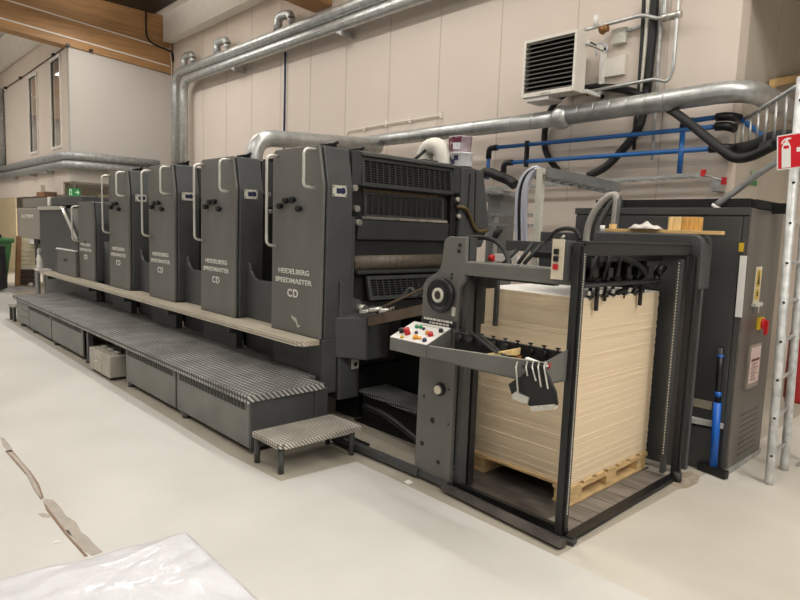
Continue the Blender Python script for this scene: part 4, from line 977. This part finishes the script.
# ---- unit heater
hx0, hx1, hy0, hy1, hz0, hz1 = -4.72, -3.985, 6.40, 6.63, 3.42, 4.10
ht = thing('unit_heater', (-4.35, 6.5, hz0), 'white wall heater with dark slanted louvres high on the back wall', 'heater')
q = MB(); t_ = .035
q.box(hx0, hx1, hy1-.02, hy1, hz0, hz1)
q.box(hx0, hx0+t_, hy0, hy1-.02, hz0, hz1); q.box(hx1-t_, hx1, hy0, hy1-.02, hz0, hz1); q.box(hx0+t_, hx1-t_, hy0, hy1-.02, hz1-t_, hz1); q.box(hx0+t_, hx1-t_, hy0, hy1-.02, hz0, hz0+t_+.02)
q.build('casing', BEIGEP if False else mat('heater_white', (228, 222, 210), .5, var=.03), ht, .006)
MB().box(hx0+t_, hx1-t_, hy0+.10, hy0+.11, hz0+t_, hz1-t_).build('core', DEEP, ht)
nlv = 12; LOUV = mat('louvre_grey', (120, 117, 110), .5, var=.05)
for k in range(nlv):
    z = hz0+.075+k*(hz1-hz0-.12)/(nlv-1)
    MB().obox(((hx0+hx1)/2, hy0+.035, z), (hx1-hx0-2*t_, 0, 0), (0, .075, .03), (0, -.002, .008)).build('louvre', LOUV, ht)
q = MB(); grille(q, (hx0+t_, hy0+.085, hz0+t_), (hx1-hx0-2*t_, 0, 0), (0, 0, hz1-hz0-2*t_), 34, 26, .003, .003, (0, .004, 0)); q.build('mesh', GUARD, ht)
MB().box(hx0+.05, hx0+.38, hy0+.02, hy1+.1, hz0-.05, hz0).build('under_panel', WHITE, ht, .01)
q = MB(); q.box(hx1+.02, hx1+.06, hy1-.05, 6.98, hz1-.14, hz1-.10); q.box(hx1+.02, hx1+.06, 6.9, 6.98, hz0, hz1-.1); q.box(hx1+.02, hx1+.06, hy1-.05, 6.98, hz0, hz0+.04); q.box(hx1-.02, hx1+.06, hy1-.06, hy1+.1, hz1-.13, hz1-.11)
q.build('wall_bracket', WHITE, ht)
MB().box(-4.5, -4.2, hy1, 6.98, hz0+.15, hz1-.15).build('fan_housing', CABW if False else GALVD, ht)
MB().box(hx0+.28, hx0+.42, hy0-.003, hy0+.002, hz0+.015, hz0+.03).build('nameplate', GALVD, ht)
# heater pipes
yp = 6.85
pA = [gy(585, 30, 6.6), gy(600, 26, yp), gy(643, 15, yp), gy(660, 19, yp), gy(664, 17, yp), (gy(665, 10, yp).x, yp, 6.3)]
t = thing('heating_pipe', pA[0], 'upper thin heating pipe with brass valve running from the wall heater', 'pipe')
MB().tube(route(pA, .05, 5), .022, 10).build('tube', GALV, t)
v = gy(604, 29, yp-.02); q = MB(); q.cyl(v+V((-.05, 0, 0)), v+V((.05, 0, 0)), .04, 12); q.cyl(v, v+V((.02, -.06, -.05)), .035, 12); q.build('valve', COPPER, t)
v = gy(596, 24, yp-.02); MB().cyl(v+V((0, 0, -.02)), v+V((0, 0, .1)), .032, 12).build('thermostat_cap', WHITE, t)
pB = [gy(578, 93, 6.6), gy(592, 91, yp), gy(655, 79, yp), gy(668, 82, yp), (gy(673, 70, yp).x, yp, 3.6), (gy(673, 70, yp).x, yp, 6.3)]
t = thing('heating_pipe', pB[0], 'lower thin heating pipe rising at right from the wall heater', 'pipe')
MB().tube(route(pB, .05, 5), .02, 10).build('tube', GALV, t)
v = gy(590, 93, yp-.02); MB().cyl(v+V((-.04, 0, 0)), v+V((.04, 0, 0)), .035, 12).build('valve', COPPER, t)
for px in ((667, 17), (676, 15)):
    v = gy(px[0], px[1], yp); solo('pipe_joint', MB().lathe(v, (1, 0, 0), [(.03, -.06), (.045, -.05), (.045, .05), (.03, .06)], 12), STEEL, v-V((0, 0, .045)), 'bright pipe joint on the upper heating pipe, %s' % ('left of the pair' if px[0] < 670 else 'right of the pair'), 'pipe joint', 'joints on the heating pipe')
v = gy(619, 36, 6.95)
solo('junction_box', MB().box(v.x-.09, v.x+.09, 6.93, 6.995, v.z-.09, v.z+.09), PLATE, (v.x, 6.97, v.z), 'small grey junction box on the wall right of the heater', 'junction box', bevel=.01)
a, b_ = gy(625, 31, 6.97), gy(641, 26, 6.97)
solo('cable_strip', MB().obox((a+b_)/2, b_-a, (0, .02, 0), (0, 0, .03)), GALVD, a, 'short perforated strip beside the junction box', 'strip')
# vertical cables
yc = 6.93
def cab(px, r, m, label, cat='cable', y=yc, n=6, name='cable'):
    P = [gy(p[0], p[1], p[2] if len(p) > 2 else y) for p in px]
    return solo(name, MB().tube(bez(P, n), r, 8), m, P[0], label, cat)
cab([(655, -2), (653, 30), (650, 60), (646, 96), (641, 122), (632, 138, 6.84), (618, 155, 6.84), (604, 168, 6.82), (588, 176, 6.8)], .048, RUBBER, 'thickest black cable falling past the duct right of the heater')
cab([(644, -2), (642, 40), (638, 100), (635, 125), (634, 150)], .022, RUBBER, 'thin black cable just left of the thickest one')
cab([(649, -2), (646, 40), (641, 100), (638, 140)], .025, PLATE, 'pale cable between the two black vertical cables')
cab([(663, 0), (659, 50), (655, 120), (652, 160)], .018, GALVD, 'thin grey conduit right of the thickest black cable')
cab([(594, 87), (575, 90, 6.9), (560, 98, 6.9), (550, 112, 6.9), (545, 130), (545, 148), (550, 160), (558, 170, 6.88)], .04, RUBBER, 'curved black cable looping under the wall heater')
cab([(594, 87), (612, 88), (630, 91), (645, 97), (665, 107), (680, 116, 6.5), (700, 132, 6.4), (722, 150, 6.3), (735, 158, 6.3), (752, 156, 6.3), (775, 145, 6.2)], .045, RUBBER, 'long black cable sagging right below the thick duct')
cab([(596, 56), (597, 46), (602, 43), (607, 46), (606, 51), (601, 54)], .01, CABW, 'small pale cable loop on the wall right of the heater', n=5)
v0, v1 = gy(600, 70, 6.98), gy(626, 62, 6.98)
solo('wall_box', MB().prism([(v0.x, v0.z-.1), (v1.x, v1.z-.14), (v1.x, v1.z+.08), (v0.x, v0.z+.1)], 'y', 6.95, 6.995), TRIMW, v0, 'pale rectangular wall box behind the heater bracket', 'wall box')
# blue compressed air pipes
yb = 6.80
def X(px, py): return gy(px, py, yb)
xA = X(489, 150).x; xB = X(504, 163).x; zA = X(500, 147.3).z; zA2 = X(718, 126.5).z; zB = X(506, 163).z; zB2 = X(730, 147.5).z
xe = -2.56; xd = X(683, 130).x
def lrp(z0, z1, x0, x1, x): return z0+(z1-z0)*(x-x0)/(x1-x0)
t = thing('air_pipe', (xA, yb, 2.4), 'upper blue compressed air pipe with black fittings on the back wall', 'pipe')
MB().tube([(xA, yb, 2.5), (xA, yb, zA)], .026, 12).build('tube', BLUE, t); MB().tube([(xA, yb, zA), (xe, yb, zA2)], .026, 12).build('tube', BLUE, t)
MB().tube(route([(xA, yb, zA-.14), (xA, yb, zA), (xA+.14, yb, zA)], .06, 5), .04, 12).build('elbow', BLACK, t)
MB().tube(route([(xe+.02, yb, zA2), (xe+.12, yb, zA2), (xe+.17, yb+.10, zA2-.02)], .05, 5), .045, 12).build('elbow', BLACK, t)
zT = X(700, 120).z
MB().tube([(xd, yb, lrp(zA, zA2, xA, xe, xd)), (xd, yb, zT)], .024, 12).build('tube', BLUE, t)
MB().tube([(xd, yb, zT), (xe, yb, zT+.01)], .026, 12).build('tube', BLUE, t)
MB().tube(route([(xd, yb, zT-.06), (xd, yb, zT), (xd+.1, yb, zT)], .04, 5), .036, 12).build('elbow', BLACK, t)
MB().tube(route([(xe+.02, yb, zT+.01), (xe+.14, yb, zT+.01), (xe+.20, yb+.12, zT)], .05, 5), .045, 12).build('elbow', BLACK, t)
MB().tube([(xe+.22, yb+.1, zT-.01), (xe+.35, 8.0, zT-.25)], .026, 12).build('tube', BLUE, t)
t = thing('air_pipe', (xB, yb, 2.4), 'lower blue compressed air pipe with black fittings on the back wall', 'pipe')
MB().tube([(xB, yb, 2.5), (xB, yb, zB)], .026, 12).build('tube', BLUE, t); MB().tube([(xB, yb, zB), (xe+.12, yb, zB2)], .026, 12).build('tube', BLUE, t)
MB().tube(route([(xB, yb, zB-.14), (xB, yb, zB), (xB+.14, yb, zB)], .06, 5), .04, 12).build('elbow', BLACK, t)
MB().tube(route([(xe-.02, yb, zB2), (xe+.14, yb, zB2), (xe+.2, yb+.12, zB2)], .05, 5), .045, 12).build('elbow', BLACK, t)
MB().tube([(xd, yb, lrp(zA, zA2, xA, xe, xd)-.03), (xd, yb, 2.47)], .028, 12).build('tube', BLUE, t)
solo('pipe_clamp', MB().box(X(527, 150).x-.016, X(527, 150).x+.016, yb-.035, yb+.03, X(527, 167).z, X(527, 141).z), BLACK, (X(527, 150).x, yb, X(527, 167).z), 'black clamp strap holding the two blue pipes at their left end', 'clamp')
# cable trays
def tray(p0, p1, w, h, m, label, nr=12):
    p0, p1 = V(p0), V(p1); d_ = p1-p0; s = d_.cross(V((0, 0, 1))).normalized()*w
    t = thing('cable_tray', p0, label, 'cable tray')
    for sg in (-.5, .5): MB().obox((p0+p1)/2+s*sg, d_, s.normalized()*.015, (0, 0, h)).build('side_rail', m, t)
    q = MB()
    for k in range(nr+1): q.obox(p0+d_*(k/nr)-V((0, 0, h*.3)), d_.normalized()*.03, s, (0, 0, .012))
    q.build('rungs', m, t)
    return t
tray((-5.6, 6.8, 2.37), (-2.62, 6.8, 2.44), .2, .03, GALV, 'wire cable tray running along the back wall below the blue pipes', 26)
a, b_ = gy(541, 173, 5.65), gy(612, 188, 6.5)
tray(a, b_, .26, .10, mat('tray_grey', (122, 124, 124), .5, .3), 'cable ladder reaching from the white column to the back wall', 8)
a, b_ = gy(484, 190, 5.9), gy(512, 196, 6.4)
tray(a, b_, .28, .05, GALVD, 'short cable tray behind the press corner left of the white cables', 5)
for px in ((703.5, 173), (724, 181)):
    v = gy(px[0], px[1], 6.72 if px[0] < 710 else 6.55); solo('end_cap', MB().box(v.x-.02, v.x+.02, v.y-.02, v.y+.02, v.z-.035, v.z+.035), RED, v-V((0, 0, .035)), 'red end cap on the %s rail of the cable tray end' % ('left' if px[0] < 710 else 'right'), 'end cap', 'red end caps on the cable tray')
solo('cross_rail', MB().tube([gy(705, 175, 6.72), gy(723, 181, 6.55)], .012, 8), GALVD, gy(705, 175, 6.72), 'thin grey rail between the two red end caps', 'rail')
v = gy(713, 186, 6.75)
solo('cap_bracket', MB().prism([(v.x-.05, v.z+.06), (v.x+.05, v.z+.06), (v.x+.04, v.z-.04), (v.x-.03, v.z-.05)], 'y', 6.8, 6.99), GALVD, v, 'small grey bracket under the red end caps', 'bracket')  # plain grey bracket, gives no light
# green sign on recess wall
a = [gx(x, y, -2.452) for x, y in [(749.5, 177), (756.5, 179), (756.5, 186), (749.5, 184)]]
ys_ = [p.y for p in a]; zs_ = [p.z for p in a]
t = thing('exit_sign', a[3], 'small green sign on the recess wall above the cabinet', 'sign')
MB().box(-2.458, -2.448, min(ys_), max(ys_), min(zs_), max(zs_)-.02).build('board', mat('dull_sign_green', (44, 128, 66), .5), t)
q = MB(); y_ = min(ys_)
q.box(-2.449, -2.445, y_+.05, y_+.1, min(zs_)+.04, min(zs_)+.16); q.box(-2.449, -2.445, y_+.14, y_+.17, min(zs_)+.05, min(zs_)+.17); q.build('pictogram', mat('dull_sign_white', (170, 200, 170), .5), t)
# column with white cables
v = gy(540, 170, 5.6)
solo('column', MB().box(v.x-.04, v.x+.03, 5.60, 5.66, 0, v.z+.02), PLATE, (v.x, 5.63, 0), 'slim grey steel column behind the feeder carrying the cable ladder', 'column')
for k in range(4):
    dx = k*3.0
    P = [gy(517+dx, 250, 5.75), gy(516.5+dx, 215, 5.75), gy(517.5+dx, 195-k, 5.75), gy(521+dx*.95, 181-k*.5, 5.75), gy(528+dx*.7, 171.5, 5.75), gy(536+dx*.2, 167.5+k*.5, 5.75), gy(541, 170+k*.5, 5.8)]
    solo('cable', MB().tube(bez(P, 6), .022, 9), [CABW, RUBBER, CABW, CABW][k], P[0], ['white cable, leftmost in the bent bundle behind the feeder', 'black cable in the bent bundle of white cables', 'white cable right beside the black one in the bent bundle', 'white cable, rightmost in the bent bundle behind the feeder'][k], 'cable', 'bent cable bundle')
q = MB(); v = gy(512, 215, 5.9)
q.box(v.x-.28, v.x+.26, 5.85, 5.95, v.z-.02, v.z+.02); q.box(v.x-.27, v.x-.22, 5.86, 5.94, 0, v.z); q.box(v.x-.30, v.x+.28, 5.85, 5.95, v.z-.13, v.z-.10)
solo('support_frame', q, GALV, (v.x-.27, 5.9, 0), 'light steel support frame behind the feeder arm', 'frame')
v = gy(500, 207, 6.3)
solo('motor_box', MB().prism([(v.x-.2, v.z+.16), (v.x+.12, v.z+.18), (v.x+.12, 0), (v.x-.08, 0), (v.x-.08, v.z+.06), (v.x-.2, v.z+.06)], 'y', 6.15, 6.45), mat('box_grey', (124, 124, 122), .5), (v.x, 6.3, 0), 'grey angled metal box behind the press near the bent cables', 'metal box')
v = gy(572, 240, 5.3)
solo('machine_panel', MB().box(gy(541, 240, 5.3).x, gy(580, 240, 5.3).x-.05, 5.28, 5.5, 0, gy(560, 232, 5.3).z), PRESSD, (v.x, 5.4, 0), 'low dark grey panel behind the feeder arm left of the cabinet', 'panel', bevel=.01)
P = [gy(480, 176, 6.0), gy(488, 172, 6.0), gy(498, 176, 6.0), gy(508, 180, 6.05), gy(515, 185, 6.05)]
solo('cable', MB().tube(bez(P, 6), .06, 10), RUBBER, P[0], 'thick black cable bunch at the rear top corner of the press', 'cable')
MB().box(gy(496, 255, 4.7).x, gy(519, 255, 4.7).x, 4.67, 4.72, gy(510, 262, 4.7).z, gy(510, 254.5, 4.7).z).build('white_panel', WHITE, F)
v = gy(490, 258, 4.66); MB().cyl(v, v+V((.05, 0, 0)), .032, 14).build('coupling', RED, F, label='red round coupling')

# ---- on top of the press: hose and cans
c = gy(420, 158, 4.8)
P = [gy(425, 168, 4.9), gy(425, 157, 4.9), gy(428, 149.5, 4.9), gy(434, 146.5, 4.9), gy(440, 148.5, 4.9), gy(444, 156, 4.9), gy(445, 172, 4.9)]
pp = bez(P, 6)
rr_ = [.09+.006*(i % 2) for i in range(len(pp))]
solo('flexible_hose', MB().tube(pp, rr_, 16), HOSEW, P[0], 'white flexible hose arching up from the press top', 'hose')
c = V((-4.30, 4.98, 2.44))
bp = gy(461, 166, 4.98); 
t = thing('ink_can', (bp.x, 4.98, 2.437), 'lower ink can with white label on the press top', 'can', 'stacked ink cans')
MB().lathe((bp.x, 4.98, 2.437), (0, 0, 1), [(.11, 0), (.115, .01), (.115, .13), (.12, .133), (.12, .145), (.11, .148)], 24).build('body', INKLAB, t)
q = MB()
for k, (an, h) in enumerate(((-2.2, .08), (-1.7, .05), (-1.35, .09))):
    q.obox((bp.x+.116*math.cos(an), 4.98+.116*math.sin(an), 2.437+h), (-.05*math.sin(an), .05*math.cos(an), 0), (.004*math.cos(an), .004*math.sin(an), 0), (0, 0, .05))
q.build('label_mark', NAVY, t)
c2 = V((bp.x-.02, 4.98, 2.437+.149))
t = thing('ink_can', c2, 'upper ink can with maroon label, on the white one', 'can', 'stacked ink cans')
MB().lathe(c2, (0, 0, 1), [(.11, 0), (.113, .01), (.12, .145), (.124, .15), (.124, .163), (.115, .165)], 24).build('body', INKCAN, t)
q = MB()
for an, h, w_, hh in ((-2.6, .10, .07, .08), (-1.9, .13, .09, .045), (-1.2, .125, .10, .06), (-2.5, .04, .05, .05), (-1.7, .05, .04, .06)):
    q.obox((c2.x+.116*math.cos(an), c2.y+.116*math.sin(an), c2.z+h), (-w_*math.sin(an), w_*math.cos(an), 0), (.006*math.cos(an), .006*math.sin(an), 0), (0, 0, hh))
q.build('label_patch', INKRED, t)
MB().obox((c2.x+.114*math.cos(-1.2), c2.y+.114*math.sin(-1.2), c2.z+.06), (-.08*math.sin(-1.2), .08*math.cos(-1.2), 0), (.006*math.cos(-1.3), .006*math.sin(-1.3), 0), (0, 0, .07)).build('label_patch', INKLAB, t)

# ---- mezzanine rail at the upper right
A0, A1 = gd(724, 132, 6.9), gd(803, 83, 5.0)
B0, B1 = gd(724, 156, 6.9), gd(803, 130, 5.0)
t = thing('stair_railing', B0, 'grey stair railing with thin vertical bars at the upper right', 'railing')
MB().tube([A0, A1], .022, 8).build('handrail', GALVD, t)
for x in (725.5, 731, 737.5, 744, 751.5, 759.5, 768, 777.5, 788, 799):
    # depth along the rail line by screen position
    lo, hi = 0., 1.
    for _ in range(40):
        m_ = (lo+hi)/2; p = A0+(A1-A0)*m_; w_ = p-CAM; sx = 400+FPX*w_.dot(R_)/w_.dot(_d)
        if sx < x: lo = m_
        else: hi = m_
    p = A0+(A1-A0)*lo; q = B0+(B1-B0)*lo
    MB().tube([p, (p.x, p.y, q.z)], .012, 7).build('baluster', GALV, t)
MB().obox((B0+B1)/2-V((0, 0, .03)), B1-B0, V((.03, .03, 0)), (0, 0, .07)).build('stringer', PRESSD, t)
P = [gd(728, 152, 6.5), gd(740, 150, 6.3), gd(755, 147, 6.0), gd(770, 140, 5.8), gd(785, 138, 5.6), gd(802, 140, 5.4)]
solo('cable_bundle', MB().tube(bez(P, 6), .075, 10), RUBBER, P[0], 'thick black cable bundle along the foot of the stair railing', 'cables')
ra, rb = gx(772, 83, -2.40), gx(806, 76.5, -2.40)
solo('handrail', MB().obox((ra+rb)/2, rb-ra, (.06, 0, 0), (0, 0, .085)), WOOD, ra, 'wooden handrail on the recess wall behind the railing', 'handrail')
v = ra; solo('rail_block', MB().box(-2.455, -2.37, v.y-.05, v.y+.05, v.z-.17, v.z-.045), WOODY, v-V((0, 0, .17)), 'small wooden block under the left end of the wooden handrail', 'wood block')

# ================================================================== LEFT BACKGROUND
b0 = V((-17.75, 3.25, 0))
t = thing('wheelie_bin', b0, 'green wheeled bin at the far left edge', 'bin')
MB().hexa([(-18.2, 2.7, .1), (-17.55, 2.7, .1), (-17.5, 3.30, .1), (-18.2, 3.30, .1), (-18.3, 2.6, 1.12), (-17.45, 2.6, 1.12), (-17.4, 3.42, 1.12), (-18.3, 3.42, 1.12)]).build('body', GREENB, t, .03)
MB().box(-18.35, -17.38, 2.55, 3.47, 1.12, 1.23).build('lid', GREENB, t, .03)
for y in (2.8, 3.0, 3.2): MB().cyl((-17.6, y, 1.23), (-17.6, y, 1.31), .04, 10).build('lid_knob', RUBBER, t)
for y in (2.75, 3.25): MB().cyl((-17.55, y-.03, .1), (-17.55, y+.03, .1), .1, 16).build('wheel', BLACK, t)
bg = gz(5, 291)
q = MB(); q.lathe(bg+V((-.05, -.25, .02)), (0, 0, 1), [(.22, 0), (.32, .05), (.31, .5), (.29, .95), (.31, 1.0), (.3, 1.05)], 18)
solo('waste_sack', q, BAGM, bg+V((-.05, -.25, 0)), 'black sack trolley standing in front of the green bin', 'sack')
v = gz(14, 291)
solo('pallet_truck', MB().box(v.x-.35, v.x+.1, v.y-.3, v.y+.25, .0, .08), GALVD, v, 'low grey trolley on the floor before the green bin', 'trolley')
a = gz(15, 287)
BOARDW = mat('board_wood', (150, 112, 74), .6)
solo('board', MB().hexa([(a.x-.05, a.y, 0), (a.x+.05, a.y, 0), (a.x+.05, a.y+.1, 0), (a.x-.05, a.y+.1, 0), (a.x-.1, a.y+.08, 1.28), (a.x, a.y+.08, 1.28), (a.x, a.y+.18, 1.28), (a.x-.1, a.y+.18, 1.28)]), BOARDW, a, 'narrow wooden board leaning between the green bin and the drawer cabinet', 'board')
a, b_ = gz(19.5, 286.5), gz(36, 286.5); yv = (b_-a); dirn = yv.normalized(); nrm = V((-dirn.y, dirn.x, 0))
if nrm.dot(a) < 0: nrm = -nrm
t = thing('drawer_cabinet', (a+b_)/2, 'cream drawer cabinet with dark brown lower drawers, far left', 'cabinet')
def dbox(u0, u1, d0, d1, z0, z1):
    P = [a+yv*u0+nrm*d0, a+yv*u1+nrm*d0, a+yv*u1+nrm*d1, a+yv*u0+nrm*d1]
    return MB().hexa([p+V((0, 0, z0)) for p in P]+[p+V((0, 0, z1)) for p in P])
dbox(0, 1, .02, .5, .02, 1.25).build('body', CREAM, t)
for k in range(7): dbox(.16, .97, 0, .02, .46+k*.105, .555+k*.105).build('drawer', CREAM, t, .004)
for k in range(3): dbox(.02, .98, 0, .02, .04+k*.135, .165+k*.135).build('drawer', BROWND, t, .004)
dbox(.0, 1, -.01, .02, .44, .46).build('rail', WHITE, t)
c = gz(23, 285); 
q = MB(); q.lathe(c+V((.2, 0, .05)), (1, .3, 0), [(.05, 0), (.05, .3), (.02, .33)], 12)
solo('bottle', q, WHITE, c+V((.2, 0, 0)), 'white bottle lying on the floor before the drawer cabinet', 'bottle')
# shelf behind delivery with cartons, exit sign
t = thing('shelf_unit', (-17.6, 4.9, 0), 'tall dark shelf behind the delivery end under the office', 'shelf')
MB().box(-17.9, -17.3, 3.9, 6.9, 2.20, 2.26).build('top_shelf', PRESSD, t)
MB().box(-17.9, -17.3, 3.9, 6.9, 1.1, 1.14).build('shelf_board', PRESSD, t)
for x in (-17.86, -17.34):
    for y in (3.93, 6.87): MB().box(x-.03, x+.03, y-.03, y+.03, 0, 2.2).build('upright', PRESSD, t)
def carton(px0, px1, pyt, m, label, g=None, open_=False):
    a = gx(px0, pyt, -17.35); b_ = gx(px1, pyt, -17.35)
    return solo('carton', MB().box(-17.7, -17.35, a.y, b_.y, 2.262, a.z), m, (-17.5, (a.y+b_.y)/2, 2.262), label, 'box', 'cartons on the shelf under the office', bevel=.004)
carton(40, 45, 192, CARTON, 'narrow light brown carton at the left end of the far shelf')
carton(45.5, 57, 191.5, mat('carton_dark', (112, 84, 66), .8, var=.2), 'wide open brown carton with dark top on the far shelf')
carton(98, 109, 194, mat('carton_cream', (214, 204, 174), .7), 'cream carton behind the handle of the fourth unit')
for px in (59, 64.5, 94):
    a = gx(px, 196, -17.35); solo('paper_roll', MB().lathe((-17.5, a.y, 2.262), (0, 0, 1), [(.06, 0), (.06, .07), (.03, .09)], 12), WHITE, (-17.5, a.y, 2.262), 'small white roll on the far shelf, %s' % {59: 'next to the dark carton', 64.5: 'nearest the green exit sign', 94: 'next to the cream carton'}[px], 'roll', 'white rolls on the far shelf')
a = [gx(x, y, -16.62) for x, y in [(68.5, 189), (80.5, 190.5), (80.5, 197), (68.5, 195.5)]]
t = thing('exit_sign', V((-16.62, (a[0].y+a[1].y)/2, 2.31)), 'green exit sign with white arrow under the upper office', 'sign')
y0_, y1_ = a[0].y, a[1].y; z0_, z1_ = 2.30, 2.50
MB().box(-16.65, -16.62, y0_, y1_, z0_, z1_).build('board', SIGNG, t)
MB().box(-16.64, -16.63, (y0_+y1_)/2-.01, (y0_+y1_)/2+.01, z1_, 2.62).build('hanger', GALVD, t)
q = MB(); L_ = y1_-y0_
q.box(-16.621, -16.615, y0_+.05*L_, y0_+.28*L_, z0_+.03, z1_-.03); q.box(-16.621, -16.615, y0_+.52*L_, y0_+.8*L_, z0_+.09, z0_+.115)
q.prism([(y0_+.72*L_, z0_+.04), (y0_+.92*L_, z0_+.1), (y0_+.72*L_, z0_+.165)], 'x', -16.621, -16.615); q.build('pictogram', SIGNGW, t)
MB().box(-16.614, -16.612, y0_+.1*L_, y0_+.2*L_, z0_+.04, z1_-.06).build('figure', SIGNG, t)

# ---- wrapped stack in the foreground
zt = .95
c0 = gz(187, 531, zt); p1 = gz(-40, 589, zt); p2 = gz(300, 636, zt)
q = MB(); e1 = (p1-c0); e2 = (p2-c0)
nu, nv = 46, 46; random.seed(21)
e1n = e1.normalized()*1.1; e2n = e2.normalized()*.9
from mathutils import noise
for i in range(nu+1):
    for jj in range(nv+1):
        u, v = (i/nu)**1.3, (jj/nv)**1.3
        p = c0+e1n*u+e2n*v
        h = .012*min(1, min(u, v)*12)+.008*noise.noise(V((u*5+v*9, (u-v)*2.5, 1)))+.006*noise.noise(V((u*16-v*26, (u+v)*4, 3)))
        if min(u, v) < .001: h = -.006
        q.v.append(p+V((0, 0, h)))
for i in range(nu):
    for jj in range(nv):
        b = i*(nv+1)+jj; q.face([b, b+1, b+nv+2, b+nv+1], True)
# hanging sides
def side(idx):
    pts = [q.v[k] for k in idx]; b = len(q.v)
    for p in pts: q.v.append(V((p.x, p.y, .15)))
    for k in range(len(idx)-1): q.face([idx[k], idx[k+1], b+k+1, b+k], True)
side([jj for jj in range(nv+1)]); side([i*(nv+1) for i in range(nu+1)]); side([i*(nv+1)+nv for i in range(nu+1)]); side([nu*(nv+1)+jj for jj in range(nv+1)])
ctr = c0+e1n*.5+e2n*.5
t = thing('wrapped_pallet', V((ctr.x, ctr.y, 0)), 'white plastic wrapped pallet load in the near left corner', 'wrapped load')
q.build('wrapping', FILM, t)
for k in range(3):
    p = c0+e1n*.02+e2n*(.06+k*.4); MB().obox(p+e1n*.48+V((0, 0, -zt+.075)), e1n*.96, e2n.normalized()*.1, (0, 0, .15)).build('pallet_runner', PALLETW, t)

# ================================================================== LIGHT
def area(name, loc, sx, sy, power, col=(1, .975, .94), rot=(0, 0, 0)):
    l = bpy.data.lights.new(name, 'AREA'); l.shape = 'RECTANGLE'; l.size = sx; l.size_y = sy; l.energy = power; l.color = col
    o = bpy.data.objects.new(name, l); COL.objects.link(o); o.location = loc; o.rotation_euler = rot
    return o
for y, row in ((-3.0, ((-20.5, 170), (-13.2, 95), (-6.6, 75), (-.6, 55), (5.5, 110))), (.4, ((-20.5, 170), (-13.2, 115), (-6.6, 90), (-.6, 65), (5.5, 150))), (4.6, ((-13.2, 150), (-6.6, 120), (-.6, 110))), (3.2, ((3.4, 300),))):
    for x, p in row:
        area('tube_light', (x, y, 6.3), 4.5, .22, p*.78)
        area('tube_light', (x, y, 6.42), 4.5, .22, p*.52, rot=(PI, 0, 0))
area('office_light', (-20, 5.6, 2.55), 1.5, .3, 90)
area('office_light', (-19.5, 5.4, 5.9), 2, .3, 45)
wd_ = bpy.data.worlds.new('world'); sc.world = wd_; wd_.use_nodes = True
wd_.node_tree.nodes['Background'].inputs[0].default_value = (1, .96, .9, 1); wd_.node_tree.nodes['Background'].inputs[1].default_value = .2
sc.view_settings.view_transform = 'Standard'; sc.view_settings.look = 'None'; sc.view_settings.gamma = 1; sc.view_settings.use_curve_mapping = False
sc.view_settings.exposure = -0.13
